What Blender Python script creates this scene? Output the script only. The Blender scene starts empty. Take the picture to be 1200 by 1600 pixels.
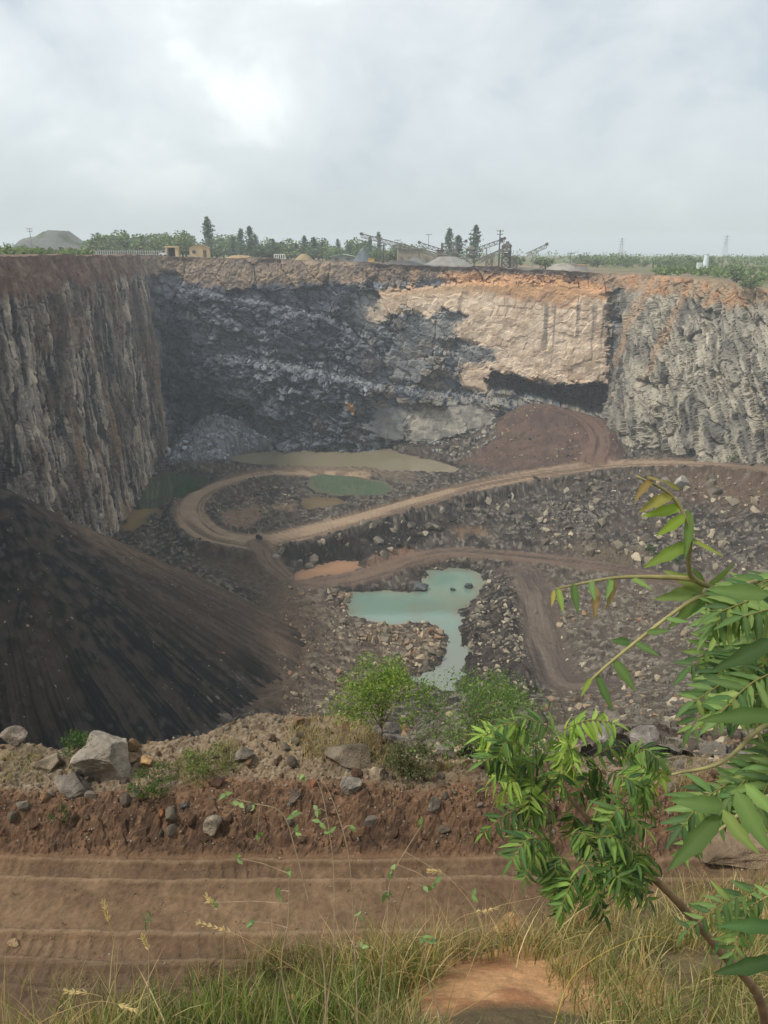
import bpy, bmesh, math, random
import numpy as np
from mathutils import Vector, Matrix
R = math.radians
S = bpy.context.scene
COL = S.collection
rng = np.random.default_rng(7)
random.seed(7)

# ------------------------------------------------------------------ camera
PITCH = R(18.65)
cd = bpy.data.cameras.new('camera')
cam = bpy.data.objects.new('camera', cd)
COL.objects.link(cam)
cam.location = (0, 0, 0)
cam.rotation_euler = (math.pi/2 - PITCH, 0, 0)
cd.sensor_fit = 'VERTICAL'
cd.sensor_height = 36.0
cd.lens = 27.0
cd.clip_start = 0.05
cd.clip_end = 6000
S.camera = cam

# ------------------------------------------------------------------ world: pale overcast sky
SUN_EL, SUN_AZ = R(52), R(-112)          # azimuth from +Y, negative = left
w = bpy.data.worlds.new('World')
S.world = w
w.use_nodes = True
nt = w.node_tree
nt.nodes.clear()
N = nt.nodes.new
L = nt.links.new
out = N('ShaderNodeOutputWorld')
bg = N('ShaderNodeBackground')
bg.inputs[1].default_value = 0.1
L(bg.outputs[0], out.inputs[0])
sky = N('ShaderNodeTexSky')
sky.sky_type = 'NISHITA'
sky.sun_disc = False
sky.sun_elevation = SUN_EL
sky.sun_rotation = SUN_AZ
tc = N('ShaderNodeTexCoord')
sep = N('ShaderNodeSeparateXYZ')
L(tc.outputs['Generated'], sep.inputs[0])


def wmath(op, a, b=None, clamp=False):
    n = N('ShaderNodeMath')
    n.operation = op
    n.use_clamp = clamp
    for i, v in enumerate((a, b)):
        if v is None:
            continue
        if isinstance(v, (int, float)):
            n.inputs[i].default_value = v
        else:
            L(v, n.inputs[i])
    return n.outputs[0]


zc = wmath('ADD', wmath('MAXIMUM', sep.outputs[2], 0.0), 0.62)
cx = wmath('DIVIDE', sep.outputs[0], zc)
cy = wmath('DIVIDE', sep.outputs[1], zc)
comb = N('ShaderNodeCombineXYZ')
L(cx, comb.inputs[0])
L(cy, comb.inputs[1])


def wnoise(scale, detail, rough, off, dist=0.0, src=None):
    m = N('ShaderNodeMapping')
    m.inputs['Location'].default_value = off
    L(src or comb.outputs[0], m.inputs[0])
    n = N('ShaderNodeTexNoise')
    n.inputs['Scale'].default_value = scale
    n.inputs['Detail'].default_value = detail
    n.inputs['Roughness'].default_value = rough
    n.inputs['Distortion'].default_value = dist
    L(m.outputs[0], n.inputs['Vector'])
    return n.outputs[0]


n1 = wnoise(2.1, 5, .5, (0.6, -3.3, 0), .5)
n2 = wnoise(6.0, 6, .55, (1.7, 8.2, 0), .5)
nb = wmath('ADD', wmath('MULTIPLY', n1, .72), wmath('MULTIPLY', n2, .28))
cr = N('ShaderNodeValToRGB')
el = cr.color_ramp.elements
el[0].position = .385
el[0].color = (.40, .46, .515, 1)
el[1].position = .625
el[1].color = (.90, .92, .91, 1)
e = el.new(.46)
e.color = (.555, .60, .62, 1)
e = el.new(.56)
e.color = (.69, .725, .725, 1)
L(nb, cr.inputs[0])
# overcast gradient: darker blue-grey near the horizon
er = N('ShaderNodeValToRGB')
el = er.color_ramp.elements
el[0].position = 0.0
el[0].color = (.40, .445, .47, 1)
el[1].position = .55
el[1].color = (.80, .83, .83, 1)
e = el.new(.12)
e.color = (.47, .52, .54, 1)
L(sep.outputs[2], er.inputs[0])
fac = wmath('MULTIPLY', wmath('MULTIPLY', sep.outputs[2], 5.5, True), .88)
mx = N('ShaderNodeMix')
mx.data_type = 'RGBA'
L(fac, mx.inputs[0])
L(er.outputs[0], mx.inputs[6])
L(cr.outputs[0], mx.inputs[7])
# glow added to the sky in the upper left, independent of the sun
dp = N('ShaderNodeVectorMath')
dp.operation = 'DOT_PRODUCT'
L(tc.outputs['Generated'], dp.inputs[0])
dp.inputs[1].default_value = Vector((-.30, .80, .42)).normalized()
gl = wmath('POWER', wmath('MAXIMUM', dp.outputs['Value'], 0.0), 22.0)
gain = wmath('ADD', wmath('MULTIPLY', gl, .10), 1.0)
sc_ = N('ShaderNodeVectorMath')
sc_.operation = 'SCALE'
L(mx.outputs[2], sc_.inputs[0])
L(wmath('MULTIPLY', gain, 8.9), sc_.inputs['Scale'])
m2 = N('ShaderNodeMix')
m2.data_type = 'RGBA'
m2.inputs[0].default_value = .90
L(sky.outputs[0], m2.inputs[6])
L(sc_.outputs[0], m2.inputs[7])
L(m2.outputs[2], bg.inputs[0])

# ------------------------------------------------------------------ sun through cloud
sl = bpy.data.lights.new('sun', 'SUN')
sl.energy = 2.2
sl.angle = R(10)
sl.color = (1.0, .94, .85)
so = bpy.data.objects.new('sun', sl)
COL.objects.link(so)
sdir = Vector((math.sin(SUN_AZ)*math.cos(SUN_EL), math.cos(SUN_AZ)*math.cos(SUN_EL), math.sin(SUN_EL)))
so.rotation_euler = sdir.to_track_quat('Z', 'Y').to_euler()

S.view_settings.view_transform = 'Standard'
S.view_settings.look = 'None'
S.view_settings.exposure = 0.6
S.view_settings.gamma = 1.0
S.cycles.use_denoising = True
S.cycles.max_bounces = 5
S.cycles.diffuse_bounces = 3
S.cycles.glossy_bounces = 2
S.cycles.transmission_bounces = 2
S.cycles.volume_bounces = 1
S.cycles.transparent_max_bounces = 6

# ------------------------------------------------------------------ projection helpers (photo pixels, 1200 x 1600)
CP, SP = math.cos(PITCH), math.sin(PITCH)
F = 1200.0


def ray(px, py):
    px = np.asarray(px, float)
    py = np.asarray(py, float)
    u = (px-600)/F
    v = (py-800)/F
    return np.stack([u, CP - SP*v, -SP - CP*v], -1)


def at_z(px, py, z):
    d = ray(px, py)
    return d*(np.asarray(z)/d[..., 2])[..., None]


def at_y(px, py, Y):
    d = ray(px, py)
    return d*(Y/d[..., 1])[..., None]


def proj(P):
    P = np.asarray(P, float)
    dep = np.maximum(P[..., 1]*CP - P[..., 2]*SP, .01)
    return np.stack([600 + F*P[..., 0]/dep, 800 + F*(-P[..., 2]*CP - P[..., 1]*SP)/dep], -1)


def A(r, g, b, k=1.0):
    c = np.array([r, g, b])/255.
    c = np.where(c <= .04045, c/12.92, ((c+.055)/1.055)**2.4)
    return c*k


def sst(a, b, x):
    t = np.clip((x-a)/(b-a), 0, 1)
    return t*t*(3-2*t)


# ------------------------------------------------------------------ numpy noise
def _h(ix, iy, iz, seed):
    h = (ix.astype(np.int64)*374761393 + iy.astype(np.int64)*668265263 + iz.astype(np.int64)*2246822519 + seed*3266489917) & 0xFFFFFFFF
    h = ((h ^ (h >> 15))*2246822519) & 0xFFFFFFFF
    h = ((h ^ (h >> 13))*3266489917) & 0xFFFFFFFF
    return h ^ (h >> 16)


def hf(ix, iy, iz, seed):
    return _h(ix, iy, iz, seed).astype(np.float64)/4294967296.0


def vn(p, seed=0):
    f0 = np.floor(p).astype(np.int64)
    f = p - f0
    f = f*f*f*(f*(f*6-15)+10)
    r = 0
    for i in (0, 1):
        wx = f[:, 0] if i else 1-f[:, 0]
        for j in (0, 1):
            wy = f[:, 1] if j else 1-f[:, 1]
            for k in (0, 1):
                wz = f[:, 2] if k else 1-f[:, 2]
                r = r + wx*wy*wz*hf(f0[:, 0]+i, f0[:, 1]+j, f0[:, 2]+k, seed)
    return r*2-1


def fbm(p, octv=4, seed=0, gain=.5, lac=2.03):
    a, s, r = 1.0, 0.0, 0
    q = np.array(p, float)
    for o in range(octv):
        r = r + a*vn(q + 17.3*o, seed+o)
        s += a
        a *= gain
        q = q*lac
    return r/s


def vn2(x, y, seed=0):
    return vn(np.stack([x, y, np.full_like(x, .37)], -1), seed)


def fbm2(x, y, octv=4, seed=0, gain=.5):
    return fbm(np.stack([x, y, np.full_like(x, .37)], -1), octv, seed, gain)


def facet2(x, y, seed=0, tilt=.9):
    """2-D Worley facets: returns stepped/tilted height, edge distance, cell random."""
    ix = np.floor(x).astype(np.int64)
    iy = np.floor(y).astype(np.int64)
    n = len(x)
    d1 = np.full(n, 9.)
    d2 = np.full(n, 9.)
    bx = np.zeros(n)
    by = np.zeros(n)
    bi = np.zeros(n, np.int64)
    bj = np.zeros(n, np.int64)
    z0 = np.zeros(n, np.int64)
    for i in (-1, 0, 1):
        for j in (-1, 0, 1):
            cx_, cy_ = ix+i, iy+j
            qx = cx_ + hf(cx_, cy_, z0, seed)
            qy = cy_ + hf(cx_, cy_, z0, seed+1)
            d = np.hypot(x-qx, y-qy)
            m = d < d1
            d2 = np.where(m, d1, np.minimum(d2, d))
            d1 = np.where(m, d, d1)
            bx = np.where(m, qx, bx)
            by = np.where(m, qy, by)
            bi = np.where(m, cx_, bi)
            bj = np.where(m, cy_, bj)
    r = hf(bi, bj, z0, seed+2)
    tx = hf(bi, bj, z0, seed+3)-.5
    ty = hf(bi, bj, z0, seed+4)-.5
    return (r-.5) + 2*tilt*(tx*(x-bx)+ty*(y-by)), d2-d1, r


def poly_sd(P, poly):
    """signed distance to polygon, negative inside"""
    poly = np.asarray(poly, float)
    x, y = P[:, 0], P[:, 1]
    d = np.full(len(x), 1e9)
    ins = np.zeros(len(x), bool)
    n = len(poly)
    for i in range(n):
        a = poly[i]
        b = poly[(i+1) % n]
        e_ = b-a
        wx, wy = x-a[0], y-a[1]
        t = np.clip((wx*e_[0]+wy*e_[1])/(e_@e_ + 1e-12), 0, 1)
        d = np.minimum(d, (wx-t*e_[0])**2+(wy-t*e_[1])**2)
        c = (a[1] > y) != (b[1] > y)
        with np.errstate(divide='ignore', invalid='ignore'):
            xi = (b[0]-a[0])*(y-a[1])/(b[1]-a[1]+1e-12)+a[0]
        ins ^= c & (x < xi)
    return np.where(ins, -1, 1)*np.sqrt(d)


def poly_dist(x, y, pts):
    """distance to a polyline, interpolated last column (z), signed side"""
    pts = np.asarray(pts, float)
    best = np.full(len(x), 1e9)
    zz = np.zeros(len(x))
    side = np.zeros(len(x))
    along = np.zeros(len(x))
    run_ = 0.0
    for i in range(len(pts)-1):
        a, b = pts[i], pts[i+1]
        e_ = b[:2]-a[:2]
        wx, wy = x-a[0], y-a[1]
        t = np.clip((wx*e_[0]+wy*e_[1])/(e_@e_+1e-12), 0, 1)
        d = np.hypot(wx-t*e_[0], wy-t*e_[1])
        m = d < best
        best = np.where(m, d, best)
        zz = np.where(m, a[2]+(b[2]-a[2])*t, zz)
        side = np.where(m, np.sign(e_[0]*wy-e_[1]*wx), side)
        el_ = np.hypot(*e_)
        along = np.where(m, run_+t*el_, along)
        run_ += el_
    poly_dist.along = along
    return best, zz, side


def smooth_path(pts, n=8):
    """Catmull-Rom through points"""
    pts = np.asarray(pts, float)
    P = np.vstack([2*pts[0]-pts[1], pts, 2*pts[-1]-pts[-2]])
    o = []
    for i in range(1, len(P)-2):
        for t in np.linspace(0, 1, n, endpoint=False):
            p0, p1, p2, p3 = P[i-1], P[i], P[i+1], P[i+2]
            o.append(.5*((2*p1)+(-p0+p2)*t+(2*p0-5*p1+4*p2-p3)*t*t+(-p0+3*p1-3*p2+p3)*t**3))
    o.append(pts[-1])
    return np.array(o)


# ------------------------------------------------------------------ mesh + object helpers
def mesh(name, V, faces, cols=None, mat=None, smooth=False):
    """faces: list of int arrays (n,3) / (n,4)"""
    V = np.asarray(V, np.float32)
    me = bpy.data.meshes.new(name)
    faces = [np.asarray(f, np.int32) for f in faces if len(f)]
    me.vertices.add(len(V))
    me.vertices.foreach_set('co', V.ravel())
    li = np.concatenate([f.ravel() for f in faces])
    cnt = np.concatenate([np.full(len(f), f.shape[1], np.int32) for f in faces])
    st = np.concatenate([[0], np.cumsum(cnt)[:-1]]).astype(np.int32)
    me.loops.add(len(li))
    me.loops.foreach_set('vertex_index', li)
    me.polygons.add(len(cnt))
    me.polygons.foreach_set('loop_start', st)
    me.polygons.foreach_set('loop_total', cnt)
    me.polygons.foreach_set('use_smooth', np.full(len(cnt), smooth))
    if cols is not None:
        at = me.attributes.new('Col', 'FLOAT_COLOR', 'POINT')
        c4 = np.ones((len(V), 4), np.float32)
        c4[:, :3] = cols
        at.data.foreach_set('color', c4.ravel())
    me.update()
    me.validate()
    if mat:
        me.materials.append(mat)
    return me


def tag(o, label=None, cat=None, group=None, kind=None):
    if label:
        o['label'] = label
    if cat:
        o['category'] = cat
    if group:
        o['group'] = group
    if kind:
        o['kind'] = kind
    return o


def obj(name, me, parent=None, loc=(0, 0, 0), rz=0.0):
    o = bpy.data.objects.new(name, me)
    COL.objects.link(o)
    o.location = loc
    o.rotation_euler = (0, 0, rz)
    if parent:
        o.parent = parent
    return o


def copy_tree(o, parent=None):
    c = o.copy()
    COL.objects.link(c)
    c.parent = parent
    for ch in list(o.children):
        copy_tree(ch, c)
    return c


def grid_faces(nr, nc):
    i = np.arange(nr*nc).reshape(nr, nc)
    return np.stack([i[:-1, :-1], i[:-1, 1:], i[1:, 1:], i[1:, :-1]], -1).reshape(-1, 4)


class MB:
    """collects boxes, bars, tubes, leaves into one mesh"""

    def __init__(self):
        self.V, self.Q, self.T, self.C, self.n = [], [], [], [], 0

    def add(self, V, Q=None, T=None, col=(1, 1, 1)):
        V = np.asarray(V, float)
        self.V.append(V)
        if Q is not None and len(Q):
            self.Q.append(np.asarray(Q)+self.n)
        if T is not None and len(T):
            self.T.append(np.asarray(T)+self.n)
        c = np.asarray(col, float)
        self.C.append(np.broadcast_to(c, (len(V), 3)) if c.ndim == 1 else c)
        self.n += len(V)

    def box(self, c, s, col=(1, 1, 1), M=None):
        h = np.asarray(s)/2.
        V = np.array([[x, y, z] for x in (-1, 1) for y in (-1, 1) for z in (-1, 1)], float)*h
        if M is not None:
            V = V @ np.asarray(M).T
        V = V+np.asarray(c)
        Q = [[0, 1, 3, 2], [4, 6, 7, 5], [0, 4, 5, 1], [2, 3, 7, 6], [0, 2, 6, 4], [1, 5, 7, 3]]
        self.add(V, Q, None, col)

    def bar(self, a, b, wd, ht=None, col=(1, 1, 1)):
        a, b = np.asarray(a, float), np.asarray(b, float)
        d = b-a
        ln = np.linalg.norm(d)
        x = d/ln
        up = np.array([0, 0, 1.]) if abs(x[2]) < .95 else np.array([0, 1., 0])
        y = np.cross(up, x)
        y /= np.linalg.norm(y)
        z = np.cross(x, y)
        self.box((a+b)/2, (ln, wd, ht or wd), col, np.stack([x, y, z], 1))

    def tube(self, P, rad, k=6, col=(1, 1, 1), cap=True):
        P = np.asarray(P, float)
        n = len(P)
        rad = np.broadcast_to(np.asarray(rad, float), (n,))
        Tn = np.gradient(P, axis=0)
        Tn /= np.linalg.norm(Tn, axis=1)[:, None]+1e-9
        ref = np.array([.31, .95, .1]) if abs(Tn[0] @ np.array([.31, .95, .1])) < .9 else np.array([1., 0, 0])
        V = []
        for i in range(n):
            u = np.cross(Tn[i], ref)
            u /= np.linalg.norm(u)+1e-9
            v = np.cross(Tn[i], u)
            ref = np.cross(u, Tn[i])
            a = np.arange(k)/k*2*np.pi
            V.append(P[i]+rad[i]*(np.cos(a)[:, None]*u+np.sin(a)[:, None]*v))
        V = np.concatenate(V)
        Q = []
        for i in range(n-1):
            for j in range(k):
                Q.append([i*k+j, i*k+(j+1) % k, (i+1)*k+(j+1) % k, (i+1)*k+j])
        T = []
        if cap:
            V = np.vstack([V, P[0], P[-1]])
            for j in range(k):
                T.append([n*k, (j+1) % k, j])
                T.append([n*k+1, (n-1)*k+j, (n-1)*k+(j+1) % k])
        self.add(V, Q, T, col)

    def build(self, name, mat, parent=None, loc=(0, 0, 0), smooth=False, rz=0.0):
        fs = []
        if self.Q:
            fs.append(np.concatenate(self.Q))
        if self.T:
            fs.append(np.concatenate(self.T))
        me = mesh(name, np.concatenate(self.V), fs, np.concatenate(self.C), mat, smooth)
        return obj(name, me, parent, loc, rz)


# ------------------------------------------------------------------ materials
def mat_new(name):
    m = bpy.data.materials.new(name)
    m.use_nodes = True
    t = m.node_tree
    return m, t, t.nodes['Principled BSDF']


def mat_ground(name, scales=(1.5, 9, 40), var=.5, bump=.6, rough=.95, bdist=.15, spec=.15, rnd=0.0, zs=1.0):
    """vertex colour (rock or soil colour, in places with light or shade painted in) broken up by noise; bump"""
    m, t, b = mat_new(name)
    nd, ln = t.nodes.new, t.links.new
    at = nd('ShaderNodeAttribute')
    at.attribute_name = 'Col'
    geo = nd('ShaderNodeNewGeometry')
    if rnd:
        tcd = nd('ShaderNodeTexCoord')
        vec = tcd.outputs['Object']
    else:
        vec = geo.outputs['Position']
    mpv = nd('ShaderNodeMapping')
    mpv.inputs['Scale'].default_value = (1, 1, zs)
    ln(vec, mpv.inputs[0])
    vec = mpv.outputs[0]
    acc = None
    for i, s in enumerate(scales):
        n = nd('ShaderNodeTexNoise')
        n.inputs['Scale'].default_value = s
        n.inputs['Detail'].default_value = 5
        n.inputs['Roughness'].default_value = .6
        ln(vec, n.inputs['Vector'])
        if acc is None:
            acc = n.outputs[0]
        else:
            a = nd('ShaderNodeMath')
            a.operation = 'ADD'
            ln(acc, a.inputs[0])
            ln(n.outputs[0], a.inputs[1])
            acc = a.outputs[0]
    mr = nd('ShaderNodeMapRange')
    k = len(scales)
    mr.inputs['From Min'].default_value = .3*k
    mr.inputs['From Max'].default_value = .7*k
    mr.inputs['To Min'].default_value = 1-var
    mr.inputs['To Max'].default_value = 1+var
    mr.clamp = True
    ln(acc, mr.inputs['Value'])
    sc = nd('ShaderNodeVectorMath')
    sc.operation = 'SCALE'
    ln(at.outputs['Color'], sc.inputs[0])
    if rnd:
        oi = nd('ShaderNodeObjectInfo')
        m1 = nd('ShaderNodeMath')
        m1.operation = 'MULTIPLY_ADD'
        ln(oi.outputs['Random'], m1.inputs[0])
        m1.inputs[1].default_value = rnd*2
        m1.inputs[2].default_value = 1-rnd
        m3 = nd('ShaderNodeMath')
        m3.operation = 'MULTIPLY'
        ln(m1.outputs[0], m3.inputs[0])
        ln(mr.outputs[0], m3.inputs[1])
        ln(m3.outputs[0], sc.inputs['Scale'])
    else:
        ln(mr.outputs[0], sc.inputs['Scale'])
    ln(sc.outputs[0], b.inputs['Base Color'])
    b.inputs['Roughness'].default_value = rough
    b.inputs['Specular IOR Level'].default_value = spec
    if bump:
        bp = nd('ShaderNodeBump')
        bp.inputs['Strength'].default_value = bump
        bp.inputs['Distance'].default_value = bdist
        ln(acc, bp.inputs['Height'])
        ln(bp.outputs[0], b.inputs['Normal'])
    return m


def mat_leaf(name, trans=.35, rough=.5, spec=.3):
    m, t, b = mat_new(name)
    nd, ln = t.nodes.new, t.links.new
    at = nd('ShaderNodeAttribute')
    at.attribute_name = 'Col'
    ln(at.outputs['Color'], b.inputs['Base Color'])
    b.inputs['Roughness'].default_value = rough
    b.inputs['Specular IOR Level'].default_value = spec
    tr = nd('ShaderNodeBsdfTranslucent')
    hs = nd('ShaderNodeVectorMath')
    hs.operation = 'MULTIPLY'
    hs.inputs[1].default_value = (1.25, 1.25, .6)
    ln(at.outputs['Color'], hs.inputs[0])
    ln(hs.outputs[0], tr.inputs[0])
    mx_ = nd('ShaderNodeMixShader')
    mx_.inputs[0].default_value = trans
    ln(b.outputs[0], mx_.inputs[1])
    ln(tr.outputs[0], mx_.inputs[2])
    ln(mx_.outputs[0], t.nodes['Material Output'].inputs[0])
    return m


def mat_plain(name, rough=.8, metal=0.0, var=.18, scale=2.0):
    """vertex colour with light grime"""
    m, t, b = mat_new(name)
    nd, ln = t.nodes.new, t.links.new
    at = nd('ShaderNodeAttribute')
    at.attribute_name = 'Col'
    n = nd('ShaderNodeTexNoise')
    n.inputs['Scale'].default_value = scale
    n.inputs['Detail'].default_value = 6
    tcd = nd('ShaderNodeTexCoord')
    ln(tcd.outputs['Object'], n.inputs['Vector'])
    mr = nd('ShaderNodeMapRange')
    mr.inputs['From Min'].default_value = .3
    mr.inputs['From Max'].default_value = .7
    mr.inputs['To Min'].default_value = 1-var
    mr.inputs['To Max'].default_value = 1+var
    ln(n.outputs[0], mr.inputs['Value'])
    sc = nd('ShaderNodeVectorMath')
    sc.operation = 'SCALE'
    ln(at.outputs['Color'], sc.inputs[0])
    ln(mr.outputs[0], sc.inputs['Scale'])
    ln(sc.outputs[0], b.inputs['Base Color'])
    b.inputs['Roughness'].default_value = rough
    b.inputs['Metallic'].default_value = metal
    return m


def mat_water(name):
    """silty water: the silt's own colour (thinner and muddier at the shore) under a reflecting surface"""
    m, t, b = mat_new(name)
    nd, ln = t.nodes.new, t.links.new
    at = nd('ShaderNodeAttribute')
    at.attribute_name = 'Col'
    ln(at.outputs['Color'], b.inputs['Base Color'])
    geo = nd('ShaderNodeNewGeometry')
    b.inputs['Roughness'].default_value = .04
    b.inputs['IOR'].default_value = 1.4
    b.inputs['Specular IOR Level'].default_value = .8
    n2_ = nd('ShaderNodeTexNoise')
    n2_.inputs['Scale'].default_value = 1.3
    n2_.inputs['Detail'].default_value = 3
    ln(geo.outputs['Position'], n2_.inputs['Vector'])
    bp = nd('ShaderNodeBump')
    bp.inputs['Strength'].default_value = .05
    bp.inputs['Distance'].default_value = .1
    ln(n2_.outputs[0], bp.inputs['Height'])
    ln(bp.outputs[0], b.inputs['Normal'])
    return m


M_CLIFF = mat_ground('cliff_rock', (.9, 3.5, 11), .3, .4, .92, .25, zs=.5)
M_FLOOR = mat_ground('pit_gravel', (.4, 2.5, 9), .42, .7, .95, .3)
M_SPOIL = mat_ground('spoil_gravel', (.8, 3.5, 12), .4, .6, .95, .2)
M_PLAIN = mat_ground('dry_soil', (.02, .15, 1.2), .35, .4, .95, .3)
M_FORE = mat_ground('red_soil', (3, 14, 60), .38, .7, .97, .02)
M_ROCK = mat_ground('broken_rock', (1.2, 5, 18), .3, .5, .9, .1)
M_STONE = mat_ground('weathered_stone', (3, 11, 45), .42, .9, .9, .04, .15, .12)
M_LEAF = mat_leaf('leaf', .38, .6, .2)
M_FAR = mat_leaf('far_foliage', .2, .7, .1)
M_GRASS = mat_leaf('grass_blade', .3, .6, .15)
M_BARK = mat_plain('bark', .9, 0, .35, 20)
M_PAINT = mat_plain('painted_surface', .75, 0, .15, .8)
M_STEEL = mat_plain('dusty_steel', .7, .2, .3, 1.0)

# ================================================================== SETTING
# ---- rim height as a function of the bearing (photo column)
RIMX = np.array([-900, -300, 0, 280, 450, 600, 800, 950, 1060, 1130, 1200, 1500, 2200.])
RIMZ = np.array([-.2, -.2, -.3, -.8, -1.6, -2.6, -3.9, -5.0, -5.0, -5.6, -7.2, -7.5, -7.5])


def rim_z(X, Y):
    px = 600+F*X/np.maximum(Y*CP, 1)
    return np.interp(px, RIMX, RIMZ)


def plain_z(X, Y):
    d = np.hypot(X, Y)
    z = rim_z(X, np.maximum(Y, 1))
    far = np.interp(600+F*X/np.maximum(Y*CP, 1), [-300, 300, 700, 1000, 1300], [-.6, -1.6, -4.0, -5.4, -5.6])
    z = z + (far-z)*sst(185, 290, d)
    return z


# ---- cliff: one continuous face round the pit
PA = [(-14, 12.5), (-30, 33), (-43, 58), (-46.5, 80), (-49.5, 105), (-53.5, 142), (-57, 175), (-59.5, 200), (-60.5, 206), (-57, 209.5), (-50, 210), (-20, 209), (10, 208), (35, 206.5), (55, 205),
      (60.5, 204), (61.5, 199), (60.5, 190), (60, 182), (63, 175), (68, 167), (76, 156), (86, 145), (98, 125), (98, 95), (70, 55), (30, 24), (14, 12.5)]
pth = smooth_path(PA, 24)
seg = np.r_[0, np.cumsum(np.hypot(*np.diff(pth, axis=0).T))]
Ltot = seg[-1]


def at_u(u):
    return np.stack([np.interp(u, seg, pth[:, 0]), np.interp(u, seg, pth[:, 1])], -1)


us = [0.0]
while us[-1] < Ltot:
    p = at_u(us[-1])
    x, y = p
    if y < 55 or (x > 80 and y < 90):
        du = 1.6
    elif x > 80 and y < 140:
        du = .5
    elif x < -40 and y < 203:
        du = .27
    else:
        du = .23
    us.append(us[-1]+du)
us = np.array(us[:-1]+[Ltot])
nu = len(us)
NV = 230
ZB = -56.0
base = at_u(us)
tan = np.gradient(at_u(np.clip(us, 0, Ltot)), axis=0)
for _ in range(3):
    tan[1:-1] = (tan[:-2]+2*tan[1:-1]+tan[2:])/4
tan /= np.linalg.norm(tan, axis=1)[:, None]
nrm = np.stack([tan[:, 1], -tan[:, 0]], -1)       # points into the pit
ztop = rim_z(base[:, 0], base[:, 1]) + .75*fbm2(us*.12, us*0, 4, 5) + .25*fbm2(us*.6, us*0, 3, 6)
near = sst(70, 30, base[:, 1])
ztop = ztop*(1-near) + near*np.minimum(ztop, -6.8)
vv = np.linspace(0, 1, NV)
Zg = ztop[None, :] + (ZB-ztop)[None, :]*vv[:, None]
Ug = np.broadcast_to(us, Zg.shape)
Xg = np.broadcast_to(base[:, 0], Zg.shape)
Yg = np.broadcast_to(base[:, 1], Zg.shape)
u, z, X, Y = Ug.ravel(), Zg.ravel(), Xg.ravel(), Yg.ravel()
top = np.broadcast_to(ztop, Zg.shape).ravel()
hgt = top - z                                       # depth below the rim
PX = proj(np.stack([X, Y, z], -1))
wx, wy = PX[:, 0], PX[:, 1]
n_a = fbm2(u*.10, z*.10, 4, 11)
n_b = fbm2(u*.45, z*.45, 4, 21)
n_c = fbm2(u*1.6, z*1.6, 3, 31)
wl = sst(205, 196, Y)*sst(-38, -44, X)             # left wall
wr = sst(56, 61, X)*sst(206, 200, Y)               # right wall
wf = np.clip(1-wl-wr, 0, 1)                        # back wall
# large and small fracture blocks; left: tall columns, right: leaning slabs, back: blocks on a dipping bedding
uw, zw_ = u+1.6*n_a, z+2.0*n_b
fl, el_, rl = facet2(u/6.5+.1*n_b, z/26, 41, .6)
fl2, el2, rl2 = facet2(u/1.8+.35*n_b, z/8.5, 45, .6)
fl3, el3, rl3 = facet2(u/.8+.3*n_b, z/3.6, 46, .7)
fr, er_, rr = facet2((uw+zw_*.42)/5.2, (zw_-uw*.25)/15, 51, 1.1)
fr2, er2, rr2 = facet2((u+z*.42)/2.0+.4*n_b, (z-u*.25)/9, 55, 1.0)
fr3, er3, rr3 = facet2((u+z*.5)/.8, (z-u*.3)/3.4, 57, 1.1)
zb = z + .16*u
fb, eb, rb = facet2(uw/9, (zb+1.5*n_b)/6, 61, 1.1)
fb2, eb2, rb2 = facet2(uw/3.0, (zb+n_b)/1.9, 65, 1.2)
fb3, eb3, rb3 = facet2(u/1.2+.3*n_c, zb/.85, 68, 1.2)
n_r = 1-np.abs(fbm2((u+z*.45)*.22, (z-u*.3)*.07, 4, 71))*2.2
stre = fbm2(u*.42+.3*n_b, z*.028, 4, 72)
stf = fbm2(u*1.5+.3*n_b, z*.10, 3, 73)
fl4, el4, rl4 = facet2(u/.7, z/1.5, 48, 1.1)
sm_l = sst(-.1, .25, n_b+.6*n_a)
dl = 1.0*n_a + .75*fl + .42*fl2 + .26*fl3 + .2*stre + .15*stf + .1*n_c + .26*fl4*(.4+.6*sm_l) - .4*sst(.10, 0, el3) - .55*sst(.08, 0, el2) - .8*sst(.05, 0, el_)

dr = 1.4*n_a + 1.5*fr + .9*fr2 + .4*fr3 + .1*n_c + .45*n_r - .7*sst(.1, 0, er2) - .8*sst(.05, 0, er_)
n_L = fbm2(u*.045, zb*.09, 3, 19)
rg = .35+.65*sst(-.12, .12, n_L)
db = 1.3*n_a + 2.1*fb + rg*(1.25*fb2 + .6*fb3) + .15*n_c - .9*rg*sst(.10, 0, eb2) - 1.1*sst(.05, 0, eb)
# smooth blasted faces on the back wall (cream face, the grey slabs beside it)
qx, qy = wx+5*n_b+6*n_a+8*(rb2-.5)+9*(rb3-.5), wy+4*n_b+4*n_a+6*(rb2-.5)+6*(rb3-.5)


def pm(poly, soft=6, x=None, y=None):
    return sst(soft, -soft, poly_sd(np.stack([qx if x is None else x, qy if y is None else y], -1), poly))


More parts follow.
